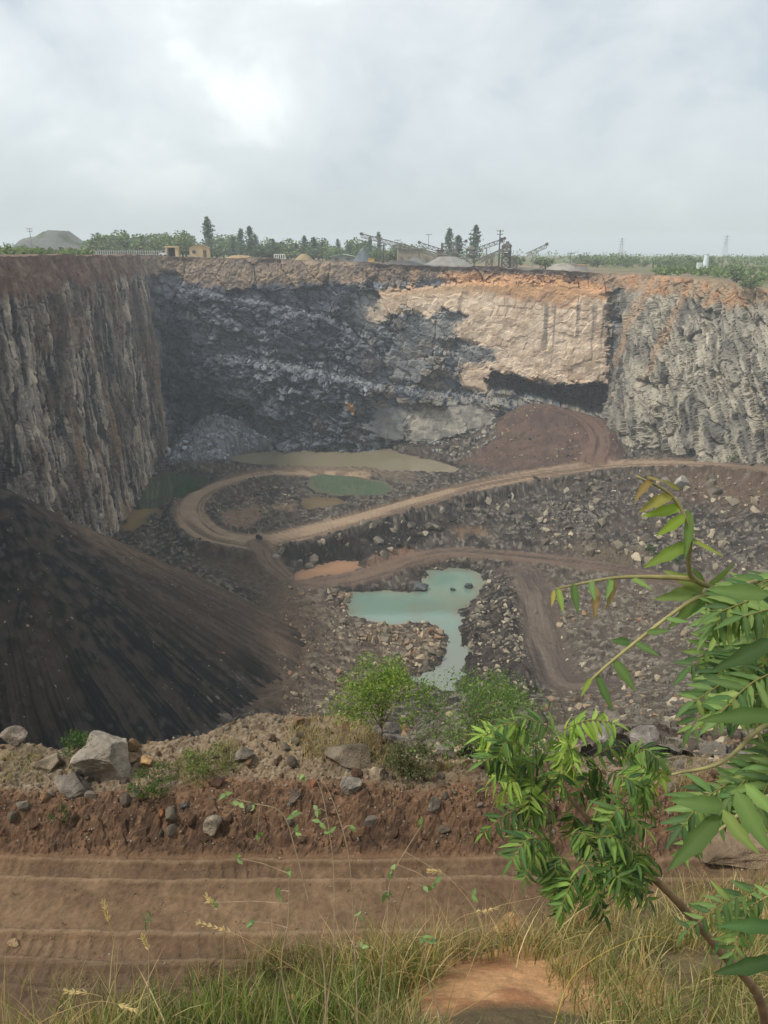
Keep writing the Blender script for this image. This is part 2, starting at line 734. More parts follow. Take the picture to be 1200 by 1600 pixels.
CREAM = [(592, 455), (640, 450), (720, 440), (800, 440), (880, 440), (952, 462), (950, 520), (948, 597), (905, 598), (860, 596), (800, 582), (770, 592), (760, 612), (722, 604), (720, 570),
         (775, 562), (772, 545), (715, 528), (712, 505), (730, 492), (690, 478), (672, 500), (640, 480), (600, 502), (575, 500)]
m_cream = pm(CREAM, 4)*sst(900, 890, PX[:, 1])
m_cream *= wf + wr*sst(958, 948, wx)
SLABS = [[(690, 488), (728, 492), (712, 525), (690, 545), (668, 560), (650, 600), (610, 590), (600, 540), (640, 500)],
         [(712, 535), (770, 543), (778, 560), (735, 572), (708, 562)],
         [(640, 630), (760, 622), (775, 650), (700, 676), (636, 680)],
         [(590, 628), (642, 628), (628, 676), (578, 676)],
         [(555, 450), (600, 470), (590, 520), (548, 500)]]
m_slab = np.zeros_like(u)
for s in SLABS:
    m_slab = np.maximum(m_slab, pm(s, 4))
m_slab *= wf
sm = np.clip(m_cream*.93+m_slab*.72, 0, 1)
db = db*(1-sm) + sm*(.5*n_a + .15*n_b + .18*fb + .08*fb2 + .05*n_c + .5)
# lower bench of the back wall and the ledge that dips to the right
led = np.interp(wx, [240, 330, 480, 560, 640, 780, 830], [540, 552, 572, 590, 606, 622, 632])
bench = sst(-3, 4, wy-led+5*n_b)*sst(850, 800, wx)*wf*np.maximum(sst(390, 460, wx), sst(640, 600, wy)*sst(270, 320, wx)*.6)
db += bench*5.5
db += bench*(1.0*fb2+.6*fb3)*sst(640, 560, wx)
m_low = np.maximum(pm(SLABS[2], 4), pm(SLABS[3], 4))*wf
db = db*(1-m_low) + m_low*(5.2+.5*n_a+.25*fb+.15*fb2+(wy-650)*.03)
led2 = np.interp(wx, [280, 400, 520, 600], [448, 470, 500, 560])
db += sst(-2, 3, wy-led2+6*n_b)*2.6*sst(620, 560, wx)*wf*sst(270, 300, wx)
# undercut below the cream face
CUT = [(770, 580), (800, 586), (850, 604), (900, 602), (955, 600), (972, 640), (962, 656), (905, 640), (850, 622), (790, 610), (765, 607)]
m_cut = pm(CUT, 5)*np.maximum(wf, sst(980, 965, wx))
db -= m_cut*(5.2 + .8*fb2)
# cave shadows at the foot, left of the middle
for c_, dp_ in (([(372, 628), (395, 630), (402, 660), (385, 668), (368, 650)], 4.5), ([(330, 618), (362, 622), (366, 640), (335, 636)], 3.5), ([(410, 640), (440, 650), (438, 672), (415, 668)], 2.2)):
    db -= pm(c_, 5)*dp_*wf
# right wall: one leaning buttress with a shadow cleft
m_but = pm([(1000, 590), (1050, 630), (1060, 650), (1020, 700), (975, 715), (968, 640)], 6)*wr
dr += m_but*1.8
dr -= pm([(1040, 628), (1062, 640), (1030, 690), (1008, 708), (1022, 672)], 4)*1.6*wr
disp = wl*dl + wr*dr + wf*db
soil_d = np.interp(wx, [-50, 0, 250, 330, 450, 600, 700, 900, 1100, 1200], [6, 5.5, 4.5, 7, 6.5, 4.5, 3.0, 2.5, 5, 3])*(1+.35*n_a+.25*n_b)
soil = sst(1.0, -1.0, (hgt-soil_d))
disp = disp*(1-.55*soil) + soil*(.3*n_c+.25*n_b)
batter = np.clip(hgt/52, 0, 1)*np.where(wr > .5, 3.5, 2.2)
disp = (disp + batter)*sst(0, 1.2, hgt) + sst(5, 0, hgt)*-.9
nn = np.broadcast_to(nrm[None], (NV, nu, 2)).reshape(-1, 2)
V = np.stack([X+nn[:, 0]*disp, Y+nn[:, 1]*disp, z + .25*n_c*sst(0, 2, hgt)], -1)
V[:nu, 2] = top[:nu]
CLIFF_TOP = V[:nu].copy()
# colours of the rock; undercut shade and lit ledge tops are painted in
def lerp(a, b, t):
    return a + (np.asarray(b)-a)*np.asarray(t)[..., None]


one = np.ones_like(u)[:, None]
stg = fbm2(u*2.6+.2*n_b, z*.12, 3, 74)
sl_ = .3*stre+.4*stf+.4*stg+.25*n_b+.22*(rl2-.5)+.3*(rl3-.5)
c_left = lerp(A(142, 134, 126)*one, A(62, 60, 60), sst(.02, -.14, sl_))
c_left = lerp(c_left, A(198, 183, 162), sst(.12, .34, sl_+.25*(rl3-.5))*.85)
c_left = lerp(c_left, A(112, 90, 76), sst(-.1, .25, n_a+.3*n_b)*.65*sst(48, 14, hgt))
c_left = lerp(c_left, A(74, 70, 68), sst(.02, .3, fbm2(u*.09+4, z*.06, 4, 76))*.6)
c_left = lerp(c_left, A(150, 124, 98), sst(.12, .32, fbm2(u*.2+9, z*.07, 4, 77))*sst(18, 30, hgt)*.6)
c_left = lerp(c_left, A(60, 58, 58), sst(.78, .9, rl2)*.6)
c_left = lerp(c_left, A(96, 98, 100), sst(235, 275, wx)*.6)
c_back = lerp(A(112, 118, 126)*one, A(62, 68, 78), sst(.35, .65, rb2*.6+rb*.25+.35*n_b+.1))
c_back = lerp(c_back, A(56, 62, 72), sst(.0, -.25, n_L)*.45)
c_back = lerp(c_back, A(128, 132, 138), sst(.08, .35, n_L)*.35)
c_back = lerp(c_back, A(152, 154, 156), sst(.74, .92, rb3)*.6*rg)
c_back = lerp(c_back, A(40, 44, 52), sst(.62, .35, rb3*.7+.3*rb2+.2*n_b)*.55*sst(.3, .1, rb2))
c_back = lerp(c_back, A(150, 138, 120), sst(.62, .9, rb2)*sst(520, 640, wx)*.6)
c_back = lerp(c_back, A(164, 156, 140), sst(560, 690, wx)*sst(-.15, .35, n_a+n_b)*.6)
c_back = lerp(c_back, A(196, 152, 104), sst(.965, .985, rb2)*sst(490, 500, wx)*sst(500, 520, wy)*.8)
c_back = lerp(c_back, lerp(A(146, 146, 142)*one, A(116, 118, 120), sst(-.2, .3, n_b+n_a)), m_slab*.85)
c_back = lerp(c_back, lerp(A(178, 170, 156)*one, A(140, 136, 128), sst(-.1, .3, n_b+n_a)), pm(SLABS[2], 4)*wf*.9)
c_right = lerp(A(156, 154, 146)*one, A(104, 104, 102), sst(.35, .7, rr2*.6+.3*n_b+.2*n_r))
c_right = lerp(c_right, A(194, 188, 174), sst(.68, .9, rr3)*.6)
c_right = lerp(c_right, A(78, 78, 78), sst(1015, 960, wx)*sst(480, 540, wy+20*n_a)*.6)
col = c_left*wl[:, None] + c_right*wr[:, None] + c_back*wf[:, None]
# cream weathered face, streaked, and its orange cap
cc = lerp(A(230, 208, 182)*one, A(200, 176, 150), sst(-.2, .35, n_b+.5*n_a))
drip = fbm2(u*.8, z*.02, 3, 81)
cc = lerp(cc, A(142, 130, 116), sst(.12, .4, drip)*sst(470, 480, wy)*sst(575, 520, wy)*.95*sst(820, 840, wx))
cc = lerp(cc, A(204, 168, 130), sst(470, 448, wy+10*n_b)*.9)
col = lerp(col, cc, m_cream)
orange = [(690, 420), (800, 425), (900, 428), (950, 440), (960, 468), (900, 466), (870, 476), (805, 470), (795, 462), (740, 448), (690, 440)]
m_or = pm(orange, 7)*np.maximum(wf, 0)
co = lerp(A(206, 160, 116)*one, A(180, 138, 104), sst(-.2, .3, n_b))
col = lerp(col, co, m_or*.85)
top_l = lerp(A(106, 84, 74)*one, A(132, 114, 98), sst(-.1, .4, n_b))
top_b = lerp(A(128, 114, 102)*one, A(158, 138, 116), sst(-.1, .3, n_b+.4*n_c))
top_r = lerp(A(154, 138, 120)*one, A(166, 134, 108), sst(-.1, .25, n_b+n_a))
topc = top_l*wl[:, None]+top_b*wf[:, None]+top_r*wr[:, None]
topc = lerp(topc, A(170, 138, 108), wf*sst(560, 640, wx)*sst(-.2, .3, n_b)*.6)
col = lerp(col, topc, soil*(1-m_or))
dark_top = sst(1.8, .6, hgt+.8*n_b)*wf*sst(520, 600, wx)*sst(960, 900, wx)
col = lerp(col, A(82, 76, 72), dark_top*.8)
col = lerp(col, A(60, 60, 62), m_cut*.75)  # shade of the undercut painted into the colour
col = lerp(col, A(150, 150, 150), sst(3.6, 1.2, np.abs(wy-led+5*n_b))*sst(-.3, .2, n_c+n_b)*sst(300, 330, wx)*sst(800, 780, wx)*wf*.6)  # light caught by the ledge top, painted as a paler line
col = lerp(col, A(136, 138, 142), sst(3.0, 1.0, np.abs(wy-led2+6*n_b))*sst(290, 310, wx)*sst(600, 560, wx)*wf*.5)  # upper ledge painted paler the same way, as a lit top
# chutes of washed-down soil and pale scratches on the right wall
for ux in (1004, 1062):
    lx = ux - (wy-470)*.36
    col = lerp(col, A(178, 150, 124), sst(9, 3, np.abs(wx-lx+5*n_b))*wr*sst(640, 520, wy)*.6)
ORV = (wr*sst(460, 430, wy)*sst(.0, .25, n_b+.1))
col = lerp(col, A(172, 134, 106), ORV*.35*sst(1190, 1100, wx))
col = lerp(col, col*np.array([1.05, 1.0, .91]), wr)
LEDGE = V[(np.abs(wy-led+5*n_b) < 3.2) & (wx > 300) & (wx < 800) & (wf > .5)]
LEDGE2 = V[(np.abs(wy-led2+6*n_b) < 2.6) & (wx > 290) & (wx < 600) & (wf > .5)]
cliff = obj('cliff', mesh('cliff', V, [grid_faces(NV, nu)[:, ::-1]], col, M_CLIFF))
tag(cliff, kind='structure')

# ---- the plain beyond the rim
ring = CLIFF_TOP[:, :2]
outw = -nrm
ctr = np.array([0., 90.])
rad = ring-ctr
rad /= np.linalg.norm(rad, axis=1)[:, None]
dst = np.r_[0, np.geomspace(.8, 1250, 60)]
sel = np.unique(np.r_[np.arange(0, nu, 4), nu-1])
rowsV = []
for d in dst:
    k = sst(2, 40, d)
    dirv = outw[sel]*(1-k)+rad[sel]*k
    p = ring[sel]+dirv*d
    zz = np.where(p[:, 1] > 30, plain_z(p[:, 0], p[:, 1]), rim_z(p[:, 0], np.maximum(p[:, 1], 20.)))
    zt = CLIFF_TOP[sel, 2]
    k2 = sst(0, 12, d)
    zz = zt*(1-k2)+zz*k2
    zz = zz + (.25*fbm2(p[:, 0]*.2, p[:, 1]*.2, 3, 3)*sst(1.0, 6, d))
    near_ = sst(45, 15, p[:, 1])
    zz = zz - near_*0.6
    if d == 0:
        zz = zt.copy()
    rowsV.append(np.stack([p[:, 0], p[:, 1], zz], -1))
V = np.concatenate(rowsV)
pp = proj(V)
n1_ = fbm2(V[:, 0]*.03, V[:, 1]*.03, 4, 91)
n2_ = fbm2(V[:, 0]*.3, V[:, 1]*.3, 3, 92)
ddd = np.repeat(dst, len(sel))
grn = np.clip(sst(880, 1000, pp[:, 0])*sst(2, 12, ddd) + sst(120, 0, pp[:, 0])*sst(4, 12, ddd)*.8 + sst(90, 160, ddd), 0, 1)
col = lerp(A(112, 100, 86)*np.ones((len(V), 1)), A(138, 120, 96), sst(-.3, .3, n2_))
col = lerp(col, A(96, 78, 68), sst(260, 200, pp[:, 0])*.8)
col = lerp(col, A(96, 96, 96), sst(420, 520, pp[:, 0])*sst(930, 840, pp[:, 0])*sst(60, 30, ddd)*.7)
col = lerp(col, A(92, 104, 58), grn*sst(-.35, .15, n1_+.4*n2_))
plain = obj('ground', mesh('ground', V, [grid_faces(len(dst), len(sel))], col, M_PLAIN))
tag(plain, kind='structure')

# ---- pit floor: heights from surveyed points (photo pixel on the sight line, height)
CPTS = [(265, 692, -49.5), (330, 642, -40.5), (355, 652, -42), (300, 672, -45.5), (385, 664, -44.6), (410, 680, -47), (430, 692, -49), (470, 694, -49.6), (560, 690, -49.6), (640, 690, -48.5), (700, 684, -46.8), (640, 686, -47.6), (775, 654, -41.4), (740, 675, -45.2),
        (830, 632, -37.4), (900, 641, -38), (945, 655, -39.5), (960, 690, -43), (970, 718, -44.5), (880, 690, -42.5), (800, 690, -45), (740, 715, -49), (720, 690, -47.5), (780, 665, -42.3),
        (540, 712, -50.2), (620, 735, -49.8), (450, 735, -49.8), (300, 740, -49.5), (250, 765, -50.3), (225, 810, -50.3), (250, 835, -49.5), (180, 815, -49.5), (265, 720, -49.5),
        (430, 790, -49.5), (380, 805, -49.3), (530, 765, -50.2), (600, 760, -49.7), (640, 745, -49.3),
        (430, 880, -51.4), (560, 888, -52), (620, 850, -51), (700, 835, -50.5), (720, 825, -50.2), (800, 850, -50.5), (900, 840, -49.5), (1000, 850, -49), (1100, 860, -48), (1190, 870, -46.5), (1100, 790, -45.5),
        (1000, 790, -46.5), (900, 780, -47.3), (800, 800, -49), (1190, 800, -43.5), (700, 800, -47.6), (560, 838, -48.6), (460, 850, -48.9),
        (480, 915, -52), (600, 895, -52), (700, 862, -51.5), (850, 870, -51.5), (960, 890, -51.5), (1060, 910, -51),
        (520, 940, -52.5), (600, 1000, -51.6), (650, 965, -52.4), (560, 1040, -50.5), (480, 1000, -50.5), (460, 1080, -48), (440, 950, -50.5), (520, 1100, -47.5), (640, 1050, -52.4), (600, 1080, -50), (780, 930, -52),
        (770, 1000, -51), (800, 960, -50.3), (760, 1075, -52), (815, 1040, -49.2), (810, 1080, -49.5), (840, 950, -52), (850, 1020, -52), (870, 1080, -51.5), (930, 1000, -51), (1000, 960, -51), (1000, 1050, -49.5), (1100, 1000, -48.5),
        (1190, 1000, -47), (950, 1110, -47.5), (1100, 1100, -44), (200, 950, -51), (100, 1000, -51), (-100, 900, -51), (300, 1000, -51), (380, 900, -50.6), (1400, 760, -39), (1450, 1000, -44), (1300, 900, -45), (-250, 750, -51), (1000, 722, -43.6), (1100, 716, -42), (1205, 724, -40)]
cp = np.array([np.r_[at_z(a, b, c)[:2], c] for a, b, c in CPTS])


def tps_fit(pts, lam=.4):
    n = len(pts)
    r2 = ((pts[:, None, :2]-pts[None, :, :2])**2).sum(-1)
    K = .5*r2*np.log(r2+1e-9)/1000 + lam*np.eye(n)*.1
    P = np.c_[np.ones(n), pts[:, :2]]
    Am = np.block([[K, P], [P.T, np.zeros((3, 3))]])
    return np.linalg.solve(Am, np.r_[pts[:, 2], 0, 0, 0])


def tps_eval(wt, pts, x, y):
    o = np.empty(len(x))
    for i in range(0, len(x), 40000):
        s = slice(i, i+40000)
        r2 = (x[s, None]-pts[None, :, 0])**2+(y[s, None]-pts[None, :, 1])**2
        o[s] = (.5*r2*np.log(r2+1e-9)/1000) @ wt[:-3] + wt[-3]+wt[-2]*x[s]+wt[-1]*y[s]
    return o


WT = tps_fit(cp)
GX = np.arange(-76, 112, .5)
GY = np.arange(10, 216, .5)
gx, gy = np.meshgrid(GX, GY)
gxf, gyf = gx.ravel(), gy.ravel()
H = np.clip(tps_eval(WT, cp, gxf, gyf), -53.5, -34)


def pix_path(pts, n=8):
    p = smooth_path(np.array([np.r_[at_z(a, b, c)[:2], c] for a, b, c in pts]), n)
    return p


ROAD = pix_path([(1290, 748, -38.6), (1200, 735, -40.5), (1080, 724, -42.5), (960, 726, -44.3), (880, 735, -45.1), (800, 748, -46), (720, 765, -46.6), (650, 785, -47), (575, 806, -47.5), (500, 826, -48), (440, 840, -48.3), (380, 845, -48.4), (330, 834, -48.5), (302, 812, -48.7), (297, 790, -48.8), (315, 770, -49), (350, 755, -49.3), (400, 742, -49.5), (450, 738, -49.6), (560, 742, -49.6)])
LANE = pix_path([(405, 850, -48.6), (430, 885, -50.3), (480, 912, -52), (540, 905, -52), (600, 890, -51.9), (650, 872, -51.7), (700, 863, -51.5), (770, 866, -51.5), (850, 873, -51.5), (960, 889, -51.4), (1040, 905, -51), (1130, 915, -50.2)])
DRAIN = pix_path([(820, 893, -51.8), (835, 930, -52), (845, 980, -52), (852, 1030, -52), (880, 1075, -51.5), (930, 1080, -51)])
RAMP = pix_path([(925, 722, -44.6), (935, 690, -42.5), (925, 665, -40.4), (895, 645, -38.4), (850, 636, -37.6)])


def bank_z(X, Y):
    a = X/np.maximum(Y, 1)
    edge = np.interp(X, [-5, -3, -2, -.6, .3, .9, 3], [10.2, 10.4, 11, 11, 10.0, 9.7, 9.6])
    slope = np.interp(a, [-.35, -.18, -.08, 0, .12, .4], [1.3, 1.2, .98, .70, .63, .60])
    d = np.maximum(Y-edge, 0)
    return -7.25 - np.where(d < 3, d*slope, 3*slope+(d-3)*slope) - .25*sst(0, .6, d)


def shape_corr(H, x, y, path, half, shoulder):
    d, zr, _ = poly_dist(x, y, path)
    k = sst(half+shoulder, half, d)
    return H*(1-k)+zr*k, d


H, _ = shape_corr(H, gxf, gyf, ROAD, 3.0, 3.0)
H, _ = shape_corr(H, gxf, gyf, LANE, 2.2, 2.5)
H, _ = shape_corr(H, gxf, gyf, DRAIN, 3.0, 2.5)
H, _ = shape_corr(H, gxf, gyf, RAMP, 2.6, 3.0)
POOLS = {
    'khaki': ([(355, 716), (385, 708), (430, 704), (480, 700), (540, 697), (600, 700), (640, 712), (690, 722), (722, 733), (700, 740), (640, 736), (560, 730), (500, 731), (430, 728), (380, 726)], -50.0),
    'dark green': ([(205, 782), (228, 755), (255, 735), (300, 737), (335, 750), (318, 762), (285, 778), (245, 790), (215, 792)], -50.0),
    'ochre': ([(190, 826), (205, 800), (235, 786), (258, 780), (245, 795), (228, 815), (215, 830), (195, 832)], -50.02),
    'moss green': ([(478, 745), (505, 740), (550, 743), (600, 752), (620, 765), (590, 776), (545, 777), (500, 772), (478, 762)], -50.0),
    'brown': ([(470, 780), (500, 776), (540, 780), (545, 790), (505, 798), (475, 798)], -49.95),
    'orange': ([(455, 893), (490, 886), (525, 877), (562, 876), (566, 887), (530, 897), (490, 904), (462, 905)], -52.0),
    'teal': ([(532, 950), (552, 928), (598, 922), (652, 924), (672, 893), (706, 888), (748, 893), (757, 908), (742, 934), (716, 954), (722, 985), (726, 1020), (722, 1055), (735, 1078), (752, 1086), (700, 1092), (660, 1070), (640, 1062), (655, 1048), (690, 1040), (700, 1012), (695, 988), (668, 974), (628, 978), (585, 975), (545, 965)], -52.9),
}
pool_w = {}
for k_, (pl_, zw) in POOLS.items():
    wp = at_z([p[0] for p in pl_], [p[1] for p in pl_], zw)[:, :2]
    pool_w[k_] = (wp, zw)
    s = poly_sd(np.stack([gxf, gyf], -1), wp) + 1.5*fbm2(gxf*.22, gyf*.22, 4, 101)
    ins = zw - .12 - np.minimum(-s, 4)*.16
    k = sst(3.0, .3, s)
    H = np.where(s < 0, np.minimum(ins, H*.0+ins), H*(1-k)+k*np.maximum(np.minimum(H, zw+.05+s*.35), zw+.04+s*.12))
mpx = proj(np.stack([gxf, gyf, H], -1))[:, 0]
capy = np.interp(mpx, [560, 640, 740, 770, 800, 830, 860, 900, 950, 985], [690, 684, 676, 652, 636, 631, 632, 644, 656, 700])
dcap = ray(mpx, capy)
zcap = gyf*dcap[:, 2]/dcap[:, 1]
H = np.where((gyf > 176) & (mpx > 590) & (mpx < 985), np.minimum(H, zcap), H)
def cone_z(x, y):
    r = np.hypot(x-AP[0], y-AP[1])
    uy_ = (y-AP[1])/np.maximum(r, .01)
    return AP[2]-r*(.87-.10*uy_)+.18*np.minimum(r, 3)+.0005*r**2


AP = np.array([-42.0, 75.0, -21.5])
cz_ = cone_z(gxf, gyf)
H = np.where(cz_ > H-14, np.maximum(H, cz_-.9)+1.9*np.exp(-np.abs(H-cz_)/2.6), H)
H = np.where(cz_ > H+1.5, cz_-1.2, H)
RIDGE = pix_path([(785, 925, -51), (800, 960, -50.3), (812, 1000, -50), (820, 1050, -49.2), (812, 1085, -49.2)])
dr_, _, _ = poly_dist(gxf, gyf, RIDGE)
H = H + 2.0*np.exp(-(dr_/2.0)**2)*(.8+.7*fbm2(gxf*.3, gyf*.3, 3, 333))
bk = bank_z(gxf, gyf)
H = np.maximum(H, bk) + .9*np.exp(-np.abs(H-bk)/3.0)*sst(5, 14, gyf-10)
Hg = H.reshape(gx.shape)


def floor_z(x, y):
    fx = np.clip((x-GX[0])/.5, 0, len(GX)-1.001)
    fy = np.clip((y-GY[0])/.5, 0, len(GY)-1.001)
    i, j = fx.astype(int), fy.astype(int)
    a, b = fx-i, fy-j
    return (Hg[j, i]*(1-a)+Hg[j, i+1]*a)*(1-b)+(Hg[j+1, i]*(1-a)+Hg[j+1, i+1]*a)*b


a_c = np.r_[np.linspace(-.95, -.585, 50, endpoint=False), np.linspace(-.585, .585, 900), np.linspace(.585, .95, 51)[1:]]
iy = np.r_[np.linspace(1/12.3, 1/60., 190, endpoint=False), np.linspace(1/60., 1/212., 430)]
yy = 1/iy
Yf, Af = np.meshgrid(yy, a_c, indexing='ij')
x, y = (Yf*Af).ravel(), Yf.ravel()
zf = floor_z(x, y)
pf = proj(np.stack([x, y, zf], -1))
nA = fbm2(x*.09, y*.09, 4, 111)
nB = fbm2(x*.5, y*.5, 4, 121)
nC = fbm2(x*1.7, y*1.7, 3, 131)
dR, _, sR = poly_dist(x, y, ROAD)
aR = poly_dist.along
dL, _, sL = poly_dist(x, y, LANE)
aL = poly_dist.along
dD, _, sD = poly_dist(x, y, DRAIN)
aD = poly_dist.along
dP, _, sP = poly_dist(x, y, RAMP)
aP = poly_dist.along
w_in = np.full(len(x), 99.)
for wp, zw in pool_w.values():
    w_in = np.minimum(w_in, poly_sd(np.stack([x, y], -1), wp))
mR = sst(4.0, 2.4, dR+.9*nB+.4*nC)
mL = sst(3.0, 1.6, dL+.7*nB)
mD = sst(4.6, 2.0, dD+1.6*nB+1.2*nA)
mP = sst(4.2, 2.0, dP+1.1*nB)
flat = np.maximum.reduce([mR, mL, mD*.9, mP])
qf = pf + np.stack([18*nA+8*nB, 8*nA+4*nB], -1)


def fm(poly, soft=10):
    return sst(soft, -soft, poly_sd(qf, poly))


DIRT = fm([(715, 722), (760, 690), (790, 650), (820, 626), (860, 626), (900, 638), (955, 652), (972, 690), (968, 722), (880, 730), (798, 740)], 8)
BROWN = fm([(330, 848), (425, 852), (440, 900), (480, 960), (470, 1100), (380, 1120), (420, 1000), (400, 920), (300, 880)], 14)
RBANK = fm([(1040, 735), (1210, 735), (1210, 800), (1080, 785)], 14)
FIELD = fm([(850, 900), (1200, 880), (1210, 1200), (620, 1200), (640, 1110), (860, 1110)], 25)
GRAV = fm([(440, 900), (520, 930), (560, 975), (690, 985), (700, 1030), (640, 1060), (600, 1130), (440, 1130), (430, 1000)], 16)
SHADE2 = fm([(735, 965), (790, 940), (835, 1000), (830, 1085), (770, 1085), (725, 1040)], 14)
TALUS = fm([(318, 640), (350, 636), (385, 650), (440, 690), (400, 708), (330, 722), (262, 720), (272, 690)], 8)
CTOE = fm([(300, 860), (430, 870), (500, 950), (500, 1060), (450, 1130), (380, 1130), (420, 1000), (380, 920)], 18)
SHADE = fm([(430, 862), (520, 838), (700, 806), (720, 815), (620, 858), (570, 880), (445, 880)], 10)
rough = (1-flat)*sst(-2.5, 1.0, w_in)*(1-.25*DIRT)*(1-.4*BROWN)
nz = nB*.55 + nC*.22
fct, fe, frr = facet2(x/1.6, y/1.6, 141, .9)
fct2, _, fr2_ = facet2(x/.6, y/.6, 145, .9)
zf = zf + rough*(nz + .28*fct + .13*fct2) + (1-rough)*.06*nC
rutR = np.clip(2.2*fbm2(dR*sR*1.15+.5*nA, aR*.03, 3, 301), -1, 1)
rutL = np.clip(2.2*fbm2(dL*sL*1.3+.4*nA, aL*.04, 3, 302), -1, 1)
rutD = np.clip(2.0*fbm2(dD*sD*.9+.8*nA, aD*.06, 3, 303), -1, 1)
rutP = np.clip(2.2*fbm2(dP*sP*1.2+.4*nA, aP*.04, 3, 304), -1, 1)
zf += mR*.13*rutR + mL*.12*rutL + mD*.16*rutD + mP*.1*rutP
rgt = sst(.5, 1.2, dR)*0
# berm of pushed-up rubble along the road's outer edge
zf += sst(1.6, .2, np.abs(dR-4.2))*.5*(1+nB)*sst(0, 3, w_in)
one = np.ones((len(x), 1))
mix_ = frr*.6+fr2_*.4
col = lerp(A(84, 78, 74)*one, A(54, 50, 49), sst(.35, .65, mix_+.3*nB))
col = lerp(col, A(142, 136, 128), sst(.70, .9, fr2_+.15*nC)*.75)
col = lerp(col, A(96, 84, 74), sst(.0, .45, nA)*.35)
col = lerp(col, lerp(A(104, 94, 84)*one, A(140, 134, 124), sst(.5, .8, fr2_)), FIELD*.6)
col = lerp(col, lerp(A(104, 92, 82)*one, A(142, 130, 116), sst(.5, .8, fr2_)), GRAV*.8)
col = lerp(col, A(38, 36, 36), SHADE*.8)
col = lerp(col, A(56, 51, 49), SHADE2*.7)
col = lerp(col, lerp(A(156, 160, 166)*one, A(100, 104, 112), sst(.3, .7, fr2_)), TALUS*.9)
col = lerp(col, lerp(A(112, 98, 84)*one, A(70, 62, 56), sst(-.2, .3, nB+.6*nC)), CTOE*.6)
col = lerp(col, A(92, 78, 66), BROWN*.6)
col = lerp(col, A(112, 92, 76), RBANK*.6)
col = lerp(col, lerp(A(92, 76, 72)*one, A(108, 90, 82), sst(-.2, .3, nB)), DIRT*.95)
# pale dried mud inside the loop, brown pads
for pl_, c_ in (([(345, 800), (400, 785), (420, 800), (390, 830), (350, 825)], A(148, 126, 108)), ([(425, 790), (455, 785), (455, 796), (430, 800)], A(160, 136, 112)),
                ([(600, 862), (645, 856), (665, 870), (610, 885), (575, 892)], A(132, 106, 90)), ([(700, 824), (745, 822), (760, 830), (715, 836)], A(128, 106, 86)),
                ([(480, 905), (600, 893), (700, 865), (690, 880), (600, 905), (500, 920)], A(110, 94, 82)), ([(820, 905), (865, 905), (885, 1010), (900, 1080), (860, 1080), (830, 990)], A(112, 100, 92)),
                ([(900, 860), (1000, 850), (1010, 872), (930, 880)], A(112, 102, 86)), ([(540, 722), (640, 738), (640, 752), (560, 742), (440, 738), (430, 732)], A(120, 108, 94))):
    col = lerp(col, c_, fm(pl_, 7)*.85)
wet = sst(2.2, .2, w_in+.6*nB)
col = lerp(col, col*.55, wet*.8)
cR = lerp(A(164, 144, 124)*one, A(118, 102, 88), sst(.25, -.5, rutR+.4*nB))
cR = lerp(cR, A(112, 96, 86), sst(1040, 1180, pf[:, 0])*.6)
col = lerp(col, cR, mR)
col = lerp(col, lerp(A(122, 104, 92)*one, A(92, 80, 74), sst(.3, -.5, rutL+.6*nB)), mL*.9)
col = lerp(col, lerp(A(116, 104, 96)*one, A(92, 82, 78), sst(.3, -.5, rutD+.8*nB)), mD*.8)
col = lerp(col, lerp(A(122, 100, 90)*one, A(88, 70, 66), sst(.3, -.5, rutP*1.4+.4*nB)), mP*.9)
col = col*np.array([.90, .87, .80])
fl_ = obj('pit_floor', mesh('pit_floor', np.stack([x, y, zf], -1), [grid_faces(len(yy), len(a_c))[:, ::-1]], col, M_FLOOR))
tag(fl_, kind='structure')

# ---- pools
WC = {'khaki': ((130, 122, 98), (132, 118, 100)), 'dark green': ((52, 72, 48), (70, 68, 54)), 'ochre': ((126, 104, 66), (104, 88, 62)), 'moss green': ((82, 96, 74), (102, 98, 82)), 'brown': ((112, 98, 72), (100, 86, 66)),
      'orange': ((160, 124, 96), (138, 110, 88)), 'teal': ((106, 131, 118), (114, 117, 102))}
M_WATER = mat_water('silty_water')
for k_, (wp, zw) in pool_w.items():
    lo, hi = wp.min(0)-2.5, wp.max(0)+2.5
    wxs, wys = np.meshgrid(np.arange(lo[0], hi[0], .6), np.arange(lo[1], hi[1], .6))
    q = np.stack([wxs.ravel(), wys.ravel()], -1)
    s = poly_sd(q, wp)
    nn_ = fbm2(q[:, 0]*.16, q[:, 1]*.16, 4, 320)
    dpt = zw-floor_z(q[:, 0], q[:, 1])
    shal = np.clip(sst(.42, .08, dpt+.25*nn_)*.9 + (.45*sst(.0, .4, nn_)), 0, 1)
    cw = lerp(np.tile(A(*WC[k_][0]), (len(q), 1)), A(*WC[k_][1]), shal)
    if k_ == 'teal':
        pq = proj(np.c_[q, np.full(len(q), zw)])
        cw = lerp(cw, A(112, 118, 106), sst(985, 1035, pq[:, 1]+14*nn_)*.85)
    gf = grid_faces(*wxs.shape)
    keepf = (s[gf] < 2.2).all(1)
    idx, inv = np.unique(gf[keepf], return_inverse=True)
    me = mesh('water', np.c_[q[idx], np.full(len(idx), zw)], [inv.reshape(-1, 4)], cw[idx], M_WATER, True)
    tag(obj('water', me), kind='structure')

